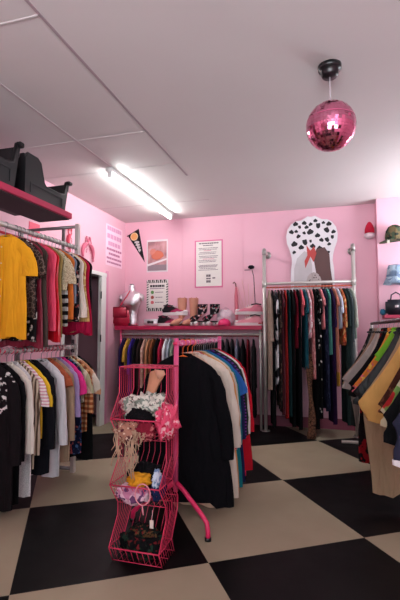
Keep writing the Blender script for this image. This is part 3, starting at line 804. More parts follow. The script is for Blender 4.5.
obj('orange_shape', blob(BM(), (-.07, -.0062, .31), (.05, .002, .05), 9, .3, 2, 3), plain('salmon_print', (206, 126, 112), .7), pr_)
bm = BM(); box(bm, -.155, .155, -.0072, -.005, .02, .11); obj('lower_band', bm, plain('grey_print', (136, 118, 126), .7), pr_, False)
bm = BM()
a = [bm.verts.new(v) for v in ((-.155, -.0075, .09), (.155, -.0075, .18), (.155, -.0075, .205), (-.155, -.0075, .125))]; bm.faces.new(a)
r_ = bmesh.ops.extrude_face_region(bm, geom=bm.faces[:]); bmesh.ops.translate(bm, vec=(0, .003, 0), verts=[v for v in r_['geom'] if isinstance(v, bmesh.types.BMVert)])
obj('white_stroke', bm, FR, pr_, False)
# poster B
t, W, H = poster('poster', 'zebra-bordered notice with green, red and pink dots above the sneakers', 'poster', -2.675, -2.325, 1.60, 2.08, plain('notice_paper', (226, 220, 214), .7))
bm = BM(); r = random.Random(3)
for i in range(11):
    x = -W / 2 + i * W / 11
    for z0 in (H - .05, 0):
        a = [bm.verts.new(v) for v in ((x, -.0055, z0), (x + .018, -.0055, z0), (x + .018 - .02 + .016 * (i % 2), -.0055, z0 + .05), (x - .012, -.0055, z0 + .05))]; bm.faces.new(a)
for i in range(10):
    z = .05 + i * .038
    for x0, x1 in ((-W / 2, -W / 2 + .03), (W / 2 - .03, W / 2)):
        a = [bm.verts.new(v) for v in ((x0, -.0055, z), (x1, -.0055, z + .01), (x1, -.0055, z + .028), (x0, -.0055, z + .016))]; bm.faces.new(a)
for v in bm.verts: v.co.x = max(-W / 2, min(W / 2, v.co.x))
r_ = bmesh.ops.extrude_face_region(bm, geom=bm.faces[:]); bmesh.ops.translate(bm, vec=(0, .002, 0), verts=[v for v in r_['geom'] if isinstance(v, bmesh.types.BMVert)])
obj('zebra_border', bm, plain('black_ink', (26, 24, 28), .7), t, False)
bars(t, [(.80, .07, .16, .84, .09)], W, H, plain('black_ink', (26, 24, 28), .7), 'heading')
bars(t, [(.72, .02, .16, .84, .06), (.60, .022, .40, .78, .07), (.44, .022, .42, .74, .07), (.28, .022, .40, .80, .07)], W, H, INK)
for z, c in ((.60, (86, 140, 70)), (.44, (156, 66, 54)), (.28, (214, 104, 110))):
    bm = BM(); tube(bm, [((.27 - .5) * W, -.007, z * H), ((.27 - .5) * W, -.003, z * H)], .026, 20)
    obj('colour_dot', bm, plain('dot_%d' % c[0], c, .7), t, False)
# poster C
t, W, H = poster('poster', 'large white text notice with a pink border, centred on the back wall', 'poster', -1.905, -1.475, 1.935, 2.645, plain('pink_border_paper', (214, 112, 150), .7))
obj('white_panel', box(BM(), -W / 2 + .022, W / 2 - .018, -.006, -.003, .022, H - .02), plain('notice_paper', (226, 220, 214), .7), t, False)
bars(t, [(.93, .022, .16, .86, .07), (.885, .016, .3, .66, .05)], W, H, plain('dark_ink', (84, 70, 80), .8), 'heading', -.0075)
rows = [(z, .012, .14 + (i % 3) * .02, .84 - ((i * 5) % 4) * .03, .05) for i, z in enumerate((.83, .80, .74, .71, .66, .63, .57, .54, .47, .45, .43, .40, .37))]
bars(t, rows, W, H, INK, dep=-.0072)
bars(t, [(.775, .012, .34, .6, .04), (.60, .012, .3, .7, .05)], W, H, plain('rose_ink', (206, 110, 140), .8), 'rose_lettering', -.0072)
bars(t, [(.25, .05, .42, .58, .05), (.19, .03, .42, .58, .04), (.13, .05, .42, .58, .04), (.20, .03, .64, .74, .04)], W, H, plain('dark_ink', (84, 70, 80), .8), 'emblem', -.0072)
# sign lettering on the left wall
t = thing('wall_sign', 'white painted lettering panel on the left wall above the doorway', 'sign', (XL + .003, 5.75, 2.25), rz=PI / 2)
W, H = .50, .60
obj('panel', box(BM(), -W / 2, W / 2, -.003, .004, 0, H, .001), plain('pale_pink_panel', (242, 204, 220), .6), t, False)
bars(t, [(.91, .10, .06, .94, .12), (.72, .11, .06, .94, .14), (.54, .10, .12, .88, .13)], W, H, plain('pale_lilac_letter', (212, 150, 184), .7), 'large_lettering', -.0055)
bars(t, [(.40, .055, .04, .96, .10), (.29, .055, .16, .84, .10), (.18, .05, .04, .96, .1), (.08, .045, .06, .94, .09)], W, H, plain('mauve_letter', (176, 104, 140), .7), 'small_lettering', -.0055)
# pennant
t = thing('pennant', 'black triangular felt pennant with an orange emblem, pointing down', 'pennant', (-2.86, YB - .0025, 2.36))
OUT = [(-.145, .43), (.04, .525), (.145, .0)]
obj('felt', prism(BM(), OUT, -.003, .003), cloth((34, 30, 34)), t, False)
em_ = obj('emblem', blob(BM(), (-.035, -.004, .41), (.064, .0035, .064), 2, .06, 3, 3), plain('orange_emblem', (224, 160, 96), .7), t)
obj('emblem_ring', tube(BM(), [(-.035 + .058 * math.cos(a), -.006, .41 + .058 * math.sin(a)) for a in [2 * PI * i / 24 for i in range(24)]], .005, 6, True), plain('cream_felt', (230, 206, 170), .8), em_)
bm = BM()
for k in range(4):
    f = k / 4; cx, cz = .01 + f * .065, .32 - f * .17; s = .042 * (1 - f * .6)
    box(bm, cx - s * .9, cx + s * .9, -.0055, -.003, cz - .014, cz + .014)
    box(bm, cx - s * .3, cx + s * .3, -.0055, -.003, cz - .03, cz + .02)
obj('lettering', bm, plain('white_felt', (222, 216, 216), .8), t, False)
obj('edge_strip', tube(BM(), [(-.145, -.004, .43), (.04, -.004, .525)], .006, 6), plain('black_ink', (26, 24, 28), .7), t)
obj('pin', blob(BM(), (-.15, -.004, .425), (.012, .006, .012), 1, 0, 1, 2), plain('red_pin', (96, 26, 34), .4), t)

# lobsters on the left wall
PINKP = plain('pink_plush', (206, 100, 126), .6, var=.2)
def lobster(label, y, z, lean, s, group, mat):
    t = thing('plush_lobster', label, 'wall decoration', (XL + .03 * s, y, z), group=group, rot=(lean, 0, 0))
    bend = .06 if lean > 0 else -.06
    pts = [(0, bend * s * math.sin(PI * f), -.16 * s + .30 * s * f) for f in [i / 9 for i in range(10)]]
    obj('body', tube(BM(), pts, [s * r for r in (.02, .024, .027, .03, .033, .036, .04, .042, .036, .016)], 12), mat, t)
    for q in (-1, 1):
        bm = BM(); tube(bm, [(0, q * .02 * s, .1 * s), (0, q * .055 * s, .16 * s), (0, q * .05 * s, .21 * s)], .009 * s, 6); obj('arm', bm, mat, t)
        bm = BM(); blob(bm, (0, q * .046 * s, .24 * s), (.014 * s, .02 * s, .045 * s), 1, .1, 2, 2); obj('claw', bm, mat, t)
    bm = BM()
    for q in (-1, 0, 1): blob(bm, (0, q * .022 * s, -.185 * s), (.008 * s, .014 * s, .03 * s), 1, .1, 2, 2)
    obj('tail_fan', bm, mat, t)
    bm = BM()
    for i in range(3):
        for q in (-1, 1): tube(bm, [(0, q * .03 * s, .0 + i * .035 * s), (.005, q * .06 * s, -.012 + i * .035 * s), (0, q * .068 * s, -.035 * s + i * .035 * s)], .005 * s, 5)
    obj('legs', bm, mat, t); return t
lobster('dusky pink lobster toy, nearer one of the crossed pair on the left wall', 4.92, 2.36, -.42, .68, 'crossed lobster toys', PINKP)
lobster('dusky pink lobster toy, farther one of the crossed pair on the left wall', 5.08, 2.36, .40, .68, 'crossed lobster toys', PINKP)
lobster('small red lobster toy seen through the rack frame', 4.58, 2.40, 0, .62, None, plain('red_plush', (214, 66, 90), .6))
o = obj('pink_card', box(BM(), -.003, .003, -.09, .09, 0, .16, .002), plain('coral_card', (240, 92, 120), .6), None, False, loc=(XL + .002, 3.93, 2.31))
tag(o, 'small coral pink card on the left wall behind the rack', 'card')

# ------------------------------------------------------------------ heart-shaped board on the back wall
t = thing('heart_cutout', 'heart-shaped black-spotted cardboard cutout standing over the pipe rack', 'cutout', (-.21, YB - .03, 1.80))
half = [(0, 1.075), (.05, 1.085), (.09, 1.06), (.14, 1.03), (.21, 1.025), (.275, .985), (.325, .91), (.345, .82), (.335, .72), (.30, .62), (.275, .52), (.27, .45), (.285, .35), (.29, .2), (.295, 0)]
outl = [(x, z) for x, z in half] + [(-x * (1.0), z) for x, z in half[::-1] if x > 0]
obj('board', prism(BM(), outl, -.006, .006), plain('white_card', (228, 222, 226), .6), t, False)
def inside(x, z, mar=.02):
    hw = None
    for (x0, z0), (x1, z1) in zip(half, half[1:]):
        if z1 <= z <= z0 and z0 != z1: hw = x0 + (x1 - x0) * (z0 - z) / (z0 - z1)
    return hw is not None and abs(x) < hw - mar
r = random.Random(12); placed = []; ns = 0; INKB = plain('black_ink', (26, 24, 28), .7)
while ns < 30:
    x = r.uniform(-.32, .32); z = r.uniform(.56, 1.02); s = r.uniform(.02, .048)
    if abs(x) < .10 and z < .66: continue
    if not inside(x, z, s + .012): continue
    if any((x - p[0]) ** 2 + (z - p[1]) ** 2 < (s + p[2] + .014) ** 2 for p in placed): continue
    placed.append((x, z, s)); ns += 1
    n = 12; ph = r.uniform(0, 6)
    obj('black_spot', prism(BM(), [(x + s * (1 + .25 * math.sin(2 * q + ph)) * math.cos(q), z + s * (1 + .25 * math.cos(3 * q + ph)) * math.sin(q)) for q in [2 * PI * i / n for i in range(n)]], -.0085, -.005), INKB, t, False)
def patch(name, pts, col, d): obj(name, prism(BM(), pts, -d, -.005), plain(name + '_print', col, .65, var=.12), t, False)
patch('grey_panel', [(-.25, 0), (-.24, .36), (-.20, .50), (-.10, .60), (-.03, .56), (.0, .40), (.0, .0)], (196, 190, 192), .009)
patch('brown_panel', [(.04, 0), (.05, .30), (.02, .50), (.06, .62), (.17, .64), (.23, .54), (.24, .36), (.26, .18), (.27, 0)], (92, 62, 60), .0095)
patch('red_ribbon', [(-.07, .68), (-.02, .60), (.03, .66), (.06, .56), (.02, .44), (-.02, .52), (-.09, .36), (-.10, .46), (-.06, .54)], (190, 70, 66), .0115)
obj('flecked_oval', prism(BM(), [(.02 + .10 * math.cos(q), .16 + .14 * math.sin(q)) for q in [2 * PI * i / 20 for i in range(20)]], -.0115, -.005), cloth((186, 174, 172), 'dots', (110, 96, 100)), t, False)

# ------------------------------------------------------------------ galvanised pipe rack
PY, PX0, PX1, PZ, PT = 5.75, -.82, .305, 1.925, 2.37
t = thing('pipe_rack', 'tall galvanised pipe clothes rack fixed to the back wall', 'clothes rack', (-.26, PY, 0))
def pt(pts, r, n=12): return tube(BM(), [(p[0] + .26, p[1] - PY, p[2]) for p in pts], r, n)
for x in (PX0, PX1):
    obj('post', pt([(x, PY, 0), (x, PY, PT)], .024), STEEL, t)
    obj('wall_arm', pt([(x, PY, PT), (x, YB - .003, PT)], .02), STEEL, t)
    obj('elbow', pt([(x, PY, PT - .06), (x, PY, PT + .005), (x, PY + .012, PT + .014), (x, PY + .06, PT + .0)], .027), plain('pipe_fitting', (160, 156, 152), .4, .6), t)
    obj('wall_flange', pt([(x, YB - .018, PT), (x, YB - .002, PT)], .05, 20), plain('pipe_fitting', (160, 156, 152), .4, .6), t)
    obj('tee_joint', pt([(x, PY, PZ - .05), (x, PY, PZ + .05)], .031), STEEL, t)
    obj('foot_flange', pt([(x, PY, 0), (x, PY, .014)], .055, 20), plain('pipe_fitting', (160, 156, 152), .4, .6), t)
obj('crossbar', pt([(PX0, PY, PZ), (PX1, PY, PZ)], .019), STEEL, t)
obj('hanging_rail', pt([(PX0 + .02, PY + .0, PZ - .05), (PX1 - .02, PY, PZ - .05)], .009), plain('orange_rail', (200, 84, 54), .5), t)
WP = 'on the tall pipe rack'; GP = 'clothes on the tall pipe rack'
_px = [0]
def pr(name, short, x, **k):
    x = -.755 + 1.02 * _px[0] / 25; _px[0] += 1
    return garment(name, short, WP, GP, (x, PY, PZ - .041), k.pop('rz', PI / 2 + .2), hook=.055, rail=.009, th=k.pop('th', .014), amp=.007 + 0 * k.pop('amp', 0), **k)
pr('coat', 'taupe long coat at the left end', -.745, col=(150, 132, 118), L=1.28, w=.2, sl='long', th=.024)
pr('dress', 'black long dress beside the taupe coat', -.70, col=(18, 18, 20), L=1.74, w=.2)
pr('dress', 'white dress with large black blots', -.645, col=(216, 214, 218), pat='patch', col2=(30, 30, 36), col3=(220, 218, 220), L=1.2, w=.21, sl='short')
pr('blouse', 'black blouse with brown fleck', -.595, col=(36, 28, 28), pat='floral', col2=(92, 70, 60), L=1.5, w=.205, sl='mid')
pr('dress', 'dark maroon striped dress', -.55, col=(56, 26, 34), pat='vstripe', col2=(110, 52, 62), L=1.58, w=.2, sl='cap')
pr('dress', 'brick red long skirted dress', -.505, col=(150, 36, 36), L=1.62, w=.19)
pr('dress', 'dark teal dress', -.46, col=(24, 50, 54), L=1.6, w=.2)
pr('dress', 'black evening dress beside the teal one', -.415, col=(14, 14, 16), L=1.72, w=.205, sl='short')
pr('jacket', 'crimson jacket', -.375, col=(104, 16, 34), L=.75, w=.205, sl='mid')
pr('dress', 'black dress left of the coral top', -.335, col=(18, 17, 20), L=1.75, w=.205)
pr('top', 'small coral top', -.295, col=(238, 108, 120), L=.34, w=.2, sl='cap')
pr('dress', 'petrol blue dress with a pale hem', -.255, col=(30, 84, 98), L=1.0, w=.205, sl='short', extra=('hem', (170, 196, 200), .06))
pr('blouse', 'pink and white flowered blouse', -.205, col=(232, 176, 186), pat='floral', col2=(246, 232, 230), col3=(206, 110, 130), L=.62, w=.205, sl='mid', rough=.7)
pr('dress', 'dusty pink frilled dress', -.19, col=(196, 122, 124), pat='floral', col2=(222, 160, 158), L=1.12, w=.2, flare=1.2, folds=8, amp=.01)
pr('dress', 'black dress right of the flowered blouse', -.14, col=(16, 16, 19), L=1.73, w=.205)
pr('dress', 'black long dress with white dots', -.105, col=(20, 20, 22), pat='dots', col2=(216, 214, 210), sc=.7, L=1.6, w=.205, sl='short')
pr('blouse', 'salmon pink flared blouse', -.06, col=(232, 140, 146), L=.5, w=.205, flare=1.3, sl='cap')
pr('gown', 'midnight blue feathery gown', -.02, col=(30, 34, 58), pat='floral', col2=(52, 58, 86), L=1.5, w=.205, flare=1.15, amp=.012, folds=10)
pr('dress', 'mint teal satin dress', .025, col=(84, 158, 146), L=.82, w=.205, rough=.45)
pr('dress', 'deep purple long dress', .065, col=(44, 24, 62), L=1.66, w=.205, sl='mid')
pr('dress', 'peach dress over a mustard hem', .105, col=(206, 132, 112), L=1.2, w=.205, extra=('hem', (190, 140, 56), .25), sl='cap')
pr('shirt', 'pale icy blue shirt', .145, col=(204, 218, 236), L=.5, w=.21, sl='short')
pr('blouse', 'orange flowered blouse', .175, col=(196, 96, 60), pat='floral', col2=(226, 180, 120), col3=(140, 50, 50), L=.7, w=.205, sl='mid')
pr('dress', 'dark green grey dress', .21, col=(40, 56, 56), L=1.66, w=.205, sl='mid')
pr('coat', 'slate grey coat', .25, col=(78, 90, 92), L=1.1, w=.205, sl='long')
pr('blouse', 'sheer pale green blouse at the right end', .283, col=(186, 196, 182), L=.62, w=.2, sl='mid', out=.03)
t = thing('scarf', 'brown leopard-print scarf trailing to the floor from the pipe rack', 'scarf', (-.235, 5.47, 0))
bm = BM(); rings = []
for i in range(24):
    f = i / 23; z = .012 + f * 1.0; wd = .035 + .012 * math.sin(f * 9) + (.015 if f < .08 else 0); ox = .012 * math.sin(f * 7)
    rings.append([bm.verts.new((ox + wd * math.cos(2 * PI * j / 12), .02 * math.sin(2 * PI * j / 12) * (1 + .4 * math.sin(3 * j + i)) + .16 * f * f, z)) for j in range(12)])
for a, b in zip(rings, rings[1:]):
    for j in range(12): bm.faces.new((a[j], a[(j + 1) % 12], b[(j + 1) % 12], b[j]))
bm.faces.new(rings[0]); bm.faces.new(rings[-1])
obj('cloth', bm, cloth((112, 78, 60), 'leopard', (40, 26, 22)), t)
bm = BM()
for i in range(9): tube(bm, [(-.04 + i * .01, -.005, .03), (-.045 + i * .011, -.012, .003)], .003, 4)
obj('fringe', bm, cloth((90, 62, 48)), t)

# ------------------------------------------------------------------ pink T-stand rack in the middle
KX, KY0, KY1, KZ = -1.0, 2.79, 4.0, 1.215
HP = plain('hot_pink_enamel', (216, 44, 96), .35, var=.1)
PP = plain('pale_pink_enamel', (224, 90, 140), .35, var=.1)
t = thing('clothes_rack', 'pink metal clothes rack in the middle of the floor', 'clothes rack', (KX, 3.3, 0))
def kt(pts, r, n=12): return tube(BM(), [(p[0] - KX, p[1] - 3.3, p[2]) for p in pts], r, n)
for y in (KY0, KY1):
    obj('post', kt([(KX, y, .24), (KX, y, KZ + .035)], .017), PP, t)
    l1_ = obj('leg', kt([(KX, y, .30), (KX + .06, y - .02, .26), (KX + .20, y - .07, .14), (KX + .24, y - .09, .10), (KX + .25, y - .10, .05), (KX + .25, y - .10, .0)], .0155), HP, t)
    l2_ = obj('leg', kt([(KX, y, .30), (KX - .06, y + .01, .26), (KX - .28, y + .03, .10), (KX - .32, y + .03, .06), (KX - .325, y + .03, 0)], .017), HP, t)
    for p, lg_ in (((KX + .25, y - .10), l1_), ((KX - .325, y + .03), l2_)):
        obj('rubber_foot', kt([(*p, 0), (*p, .02)], .021), plain('black_plastic', (16, 16, 18), .35), lg_)
obj('rail', kt([(KX, KY0, KZ), (KX, KY1, KZ)], .015), PP, t)
bm = BM(); pts = []
for i in range(150):
    a = i * 1.2; pts.append((.016 * math.cos(a), KY0 - 3.3 + .05 + (KY1 - KY0 - .1) * i / 149, KZ + .016 * math.sin(a)))
tube(bm, pts, .006, 5); obj('rail_wrapping', bm, cloth((214, 110, 160), 'floral', (240, 200, 220)), t)
obj('joint_bolt', kt([(KX + .012, KY0 - .02, KZ - .0), (KX - .012, KY0 - .02, KZ)], .012), HP, t)
WK = 'on the pink rack'; GK = 'clothes on the pink rack'
def pk(name, short, y, **k):
    return garment(name, short, WK, GK, (KX, y, KZ + .022), k.pop('rz', 0), rail=.022, hook=k.pop('hook', .105), **k)
pk('coat', 'heavy black long coat', 2.93, col=(10, 10, 14), L=1.0, w=.26, sl='long', th=.04, flare=1.4, drop=.15, hc='orange', out=.09, neck=.07, amp=.014)
pk('skirt', 'pale beige underskirt showing below the black coat', 3.04, col=(206, 176, 150), L=1.06, w=.19, flare=1.15, hc='orange')
pk('coat', 'ivory white long coat', 3.15, col=(216, 206, 190), L=1.02, w=.27, sl='long', th=.026, flare=1.3, out=.08, hc='orange')
pk('blouse', 'rose red patterned blouse', 3.205, col=(176, 68, 82), pat='floral', col2=(226, 170, 160), L=.7, w=.265, drop=.16, sl='long', out=.05)
pk('shirt', 'golden tan shirt', 3.27, col=(204, 152, 86), L=1.03, w=.265, drop=.16, sl='long', out=.06, flare=1.25)
pk('shirt', 'cream and grey shirt', 3.33, col=(196, 190, 176), L=.8, w=.265, drop=.16, sl='long', out=.055)
pk('dress', 'teal dress', 3.39, col=(26, 118, 128), L=1.03, w=.265, drop=.16, sl='long', out=.055, flare=1.25, hc='green')
pk('shirt', 'cobalt blue shirt', 3.45, col=(44, 96, 168), L=.75, w=.262, drop=.16, sl='short', out=.06)
pk('dress', 'navy dress', 3.51, col=(32, 38, 78), L=1.03, w=.265, drop=.16, sl='long', out=.055, flare=1.25)
pk('blouse', 'purple blouse with black bands', 3.57, col=(104, 40, 134), pat='stripe', col2=(34, 22, 44), sc=1.4, L=1.02, w=.262, drop=.16, sl='long', out=.055)
pk('jacket', 'dark bottle green jacket', 3.64, col=(34, 52, 42), L=1.0, w=.265, drop=.16, sl='long', out=.055, hc='green')
pk('coat', 'white long coat with grey lapel', 3.72, col=(216, 212, 206), L=1.02, w=.262, drop=.16, sl='long', out=.06, coll=(120, 120, 124), hc='white')
pk('dress', 'bright red dress', 3.80, col=(188, 26, 44), L=1.02, w=.262, drop=.16, sl='long', flare=1.3, out=.075, hc='red')

# ------------------------------------------------------------------ pink wire basket tower
TX0, TX1, TYF, TYB = -1.205, -.905, 2.365, 2.56
t = thing('basket_tower', 'pink wire basket tower of three tiers in front of the pink rack', 'basket stand', ((TX0 + TX1) / 2, 2.46, 0))
WIRE = plain('pink_wire', (206, 50, 88), .4, var=.1)
def prof(z):
    """forward shift of the wires at height z"""
    for zt, zk, zl, zb, pb in ((1.085, .935, .80, .67, 0), (.67, .555, .435, .305, 0), (.305, .235, .095, .004, -.055)):
        if z >= zb - 1e-6:
            if z >= zk: return 0
            if z >= zl: return -.105 * (zk - z) / (zk - zl)
            return -.105 + (pb + .105) * (zl - z) / (zl - zb)
    return 0
KN = [1.085, .935, .80, .67, .555, .435, .305, .235, .095, .004]
cx, cy = (TX0 + TX1) / 2, 2.46
def wirepath(x, y, z0, z1): return [(x - cx, y - cy + prof(z), z) for z in KN if z0 - 1e-6 <= z <= z1 + 1e-6]
for name, x in (('side_wires', TX0), ('side_wires', TX1)):
    bm = BM()
    for i in range(1, 7): tube(bm, wirepath(x, TYF + (TYB - TYF) * i / 7, .004, 1.085), .0017, 5)
    obj(name, bm, WIRE, t)
bm = BM()
for i in range(1, 8): tube(bm, wirepath(TX0 + (TX1 - TX0) * i / 8, TYB, .004, 1.085), .0017, 5)
obj('back_wires', bm, WIRE, t)
for x, y in ((TX0, TYF), (TX1, TYF), (TX0, TYB), (TX1, TYB)):
    obj('corner_rod', tube(BM(), wirepath(x, y, .004, 1.085), .0036, 7), WIRE, t)
def loop(z): 
    p = prof(z); return [(TX0 - cx, TYF - cy + p, z), (TX1 - cx, TYF - cy + p, z), (TX1 - cx, TYB - cy + p, z), (TX0 - cx, TYB - cy + p, z)]
bm = BM(); tube(bm, loop(1.085), .004, 7, True)
for i in range(1, 9): tube(bm, [(TX0 - cx + (TX1 - TX0) * i / 9, TYF - cy, 1.085), (TX0 - cx + (TX1 - TX0) * i / 9, TYB - cy, 1.085)], .0017, 5)
tube(bm, [(TX0 - cx, cy - cy, 1.085), (TX1 - cx, 0, 1.085)], .0017, 5)
obj('top_grid', bm, WIRE, t)
for zl, zb in ((.80, .67), (.435, .305), (.095, .008)):
    bm = BM(); tube(bm, loop(zl), .004, 7, True); obj('lip_rod', bm, WIRE, t)
    bm = BM()
    for i in range(1, 9):
        x = TX0 - cx + (TX1 - TX0) * i / 9
        tube(bm, [(x, TYF - cy + prof(zl), zl), (x, TYF - cy + prof(zb), zb), (x, TYB - cy + prof(zb), zb)], .0017, 5)
    for i in range(0, 3): 
        y = TYF - cy + prof(zb) + (TYB - TYF) * i / 2; tube(bm, [(TX0 - cx, y, zb), (TX1 - cx, y, zb)], .0026, 5)
    obj('basket_floor', bm, WIRE, t)

def wad(label, c, s, mat, seed, amp=.4, name='scarf', cat='scarf', group='scarves in the wire baskets', floor=None, tails=(), tmat=None, tname='tail', fringe=()):
    t = thing(name, label, cat, (c[0], c[1], c[2] - s[2] * .8), 0, group)
    bm = BM(); blob(bm, (0, 0, s[2] * .8), s, seed, amp, 3.4, 4)
    if floor is not None:
        for v in bm.verts: v.co.z = max(floor - (c[2] - s[2] * .8) + .0002, v.co.z)
    obj('folds', bm, mat, t)
    for pts, wd in tails:
        bmt = BM(); tube(bmt, [(p[0] - c[0], p[1] - c[1], p[2] - (c[2] - s[2] * .8)) for p in pts], wd, 8, flat=.45)
        obj(tname, bmt, tmat or mat, t)
    if fringe:
        bmf = BM(); rr = random.Random(seed)
        for (x0, x1, y, z0, z1, nn) in fringe:
            for i in range(nn):
                x = x0 + (x1 - x0) * (i + .5) / nn; zz = z1 + rr.uniform(-.04, .09)
                pts = [(x - c[0] + rr.uniform(-.007, .007) * k, y - c[1] - .003 * k, z0 + (zz - z0) * k / 4 - (c[2] - s[2] * .8)) for k in range(5)]
                tube(bmf, pts, .0026, 4)
        obj('fringe', bmf, tmat or mat, t)
    return t
yc = 2.42
wad('grey-green and cream printed scarf heaped at the back of the top basket', (-1.06, 2.44, .845), (.135, .075, .085), cloth((222, 220, 206), 'floral', (132, 146, 132), (112, 96, 88), scale=2.2), 31, .8, floor=.674)
wad('black scarf at the front of the top basket', (-1.06, 2.335, .80), (.085, .05, .052), cloth((16, 15, 18)), 32, .35)
wad('pink flowered scarf spilling over the right side of the top basket', (-.90, 2.35, .785), (.060, .08, .10), cloth((226, 84, 116), 'floral', (244, 190, 196), (206, 36, 70), scale=1.9), 33, .62)
wad('beige fringed scarf draped over the front of the top basket', (-1.10, 2.262, .735), (.075, .028, .06), cloth((170, 124, 104), 'floral', (96, 44, 52), (226, 200, 176), scale=2.0), 34, .75,
    fringe=((-1.175, -1.13, 2.252, .75, .55, 9), (-1.10, -1.04, 2.248, .75, .49, 13), (-1.13, -.98, 2.25, .74, .64, 16)), tmat=cloth((190, 160, 134)))
wad('dark red scarf bunched beside the beige fringe', (-1.005, 2.285, .74), (.06, .035, .055), cloth((124, 30, 48), 'floral', (200, 120, 120)), 35, .45)
t = thing('folded_cloth', 'tan suede cloth folded upright at the back of the top basket', 'cloth', (-1.06, 2.50, .86))
SU = plain('tan_suede_cloth', (206, 146, 112), .8, var=.15, bump=.2)
bm = BM(); prism(bm, [(-.05, 0), (.012, 0), (.03, .08), (.085, .165), (.05, .205), (-.005, .19), (-.022, .09)], -.012, .012)
bmesh.ops.bevel(bm, geom=bm.edges[:], offset=.005, segments=2, affect='EDGES'); obj('folded_layers', bm, SU, t)
bm = BM(); prism(bm, [(.03, .205), (.055, .145), (.10, .175), (.09, .20)], -.02, -.011); obj('turned_corner', bm, plain('pale_suede_lining', (222, 168, 138), .8), t)
wad('black knitted scarf at the back of the middle basket', (-1.07, 2.46, .42), (.125, .075, .10), cloth((18, 17, 20)), 41, .4, floor=.309)
wad('mustard yellow scarf on the middle basket', (-1.06, 2.335, .452), (.075, .055, .04), cloth((222, 156, 40)), 42, .45)
wad('lilac and pink printed scarf against the front of the middle basket', (-1.09, 2.325, .375), (.11, .05, .055), cloth((196, 130, 160), 'patch', (226, 190, 204), (110, 70, 110), scale=3.4), 43, .4, floor=.309)
wad('navy scarf on the right of the middle basket', (-.945, 2.35, .415), (.035, .075, .07), cloth((34, 44, 84)), 44, .35)
wad('white and pale blue scarf at the right corner of the middle basket', (-.938, 2.31, .475), (.022, .045, .055), cloth((206, 220, 234), 'patch', (120, 150, 190), scale=4), 45, .4)
t = thing('bead_string', 'looped string of pale pink beads over the middle basket lip', 'beads', (-1.0, 2.259, .40))
LP = [(.045 * math.cos(q), -.006 + .004 * math.sin(q), .005 + .055 * math.sin(q)) for q in [2 * PI * i / 28 for i in range(28)]]
obj('beads', tube(BM(), LP, .0036, 6, True), plain('pale_pink_bead', (232, 150, 160), .4), t)
obj('tassel', tube(BM(), [(0, -.01, -.05), (.004, -.012, -.075), (.008, -.012, -.10)], [.003, .005, .003], 6), plain('pale_pink_bead', (232, 150, 160), .4), t)
wad('black scarf with dark red and green flowers filling the bottom basket', (-1.06, 2.385, .085), (.13, .085, .10), cloth((14, 15, 16), 'floral', (30, 52, 40), (96, 26, 30), scale=1.4), 51, .4, floor=.010)
wad('dark olive patterned scarf on top in the bottom basket', (-1.03, 2.36, .165), (.08, .05, .03), cloth((24, 30, 26), 'floral', (96, 70, 44), (120, 36, 36), scale=2), 52, .5)
t = thing('price_tag', 'white paper swing tag hanging inside the bottom basket', 'tag', (-.965, 2.30, .21))
obj('card', box(BM(), -.012, .012, -.001, .001, 0, .045, .001), plain('tag_card', (230, 220, 206), .7), t, False)
obj('string', tube(BM(), [(0, 0, .043), (.002, .005, .075), (.004, .0, .10)], .0012, 4), plain('lace_white', (230, 224, 226), .8), t)

# ------------------------------------------------------------------ right rack
def rx(y): return .47 + (5.35 - y) * .05
RZ = 1.385
t = thing('clothes_rack', 'steel clothes rack running along the right side of the shop', 'clothes rack', (rx(3.8), 3.8, 0))
def rt(pts, r, n=10): return tube(BM(), [(p[0] - rx(3.8), p[1] - 3.8, p[2]) for p in pts], r, n)
obj('rail', rt([(rx(5.38), 5.38, RZ), (rx(1.9), 1.9, RZ)], .016), plain('dark_red_rail', (70, 24, 34), .4), t)
for y in (5.38, 1.9):
    obj('post', rt([(rx(y), y, .03), (rx(y), y, RZ)], .016), STEEL, t)
    obj('base_bar', rt([(rx(y) - .36, y, .022), (rx(y) + .3, y, .022)], .02), plain('pale_steel', (200, 194, 184), .4, .3), t)
obj('base_rail', rt([(rx(5.38), 5.38, .03), (rx(1.9), 1.9, .03)], .014), STEEL, t)
WR = 'on the right rack'; GR = 'clothes on the right rack'
def rk(name, short, y, **k):
    return garment(name, short, WR, GR, (rx(y), y, RZ + .016), k.pop('rz', .1), hook=k.pop('hook', .08), drop=k.pop('drop', .5), lin_sh=True, neck=.05, amp=k.pop('amp', .016), **k)
rk('jacket', 'black jacket with small pale flowers', 5.22, col=(38, 31, 32), pat='floral', col2=(120, 100, 94), L=.62, w=.30)
rk('coat', 'black green long coat', 5.10, col=(34, 40, 40), L=1.05, w=.28)
rk('trousers', 'grey trousers hung long', 4.98, col=(128, 116, 110), L=1.14, w=.30, flare=.8)
rk('jacket', 'taupe brown jacket', 4.82, col=(150, 122, 102), L=.58, w=.38, th=.026)
rk('jacket', 'stone grey denim jacket', 4.66, col=(164, 154, 148), L=.60, w=.40, th=.03)
rk('skirt', 'off-white long skirt', 4.55, col=(186, 176, 164), L=1.12, w=.27, flare=.95)
rk('dress', 'black dress with red roses', 4.42, col=(26, 20, 22), pat='floral', col2=(150, 26, 34), sc=.7, L=1.24, w=.28)
rk('coat', 'black coat between the denim jacket and orange blouse', 4.28, col=(18, 18, 20), L=.62, w=.37, th=.03)
rk('blouse', 'orange flowered silk blouse', 4.08, col=(230, 128, 34), pat='floral', col2=(244, 190, 80), col3=(214, 90, 110), L=.56, w=.35, rough=.6, extra=('hem', (226, 110, 120), .18))
rk('top', 'bright lime green top', 3.90, col=(120, 184, 52), L=.27, w=.19, drop=.22)
rk('jacket', 'black leather jacket', 3.70, col=(12, 13, 13), L=.60, w=.39, rough=.5, th=.035)
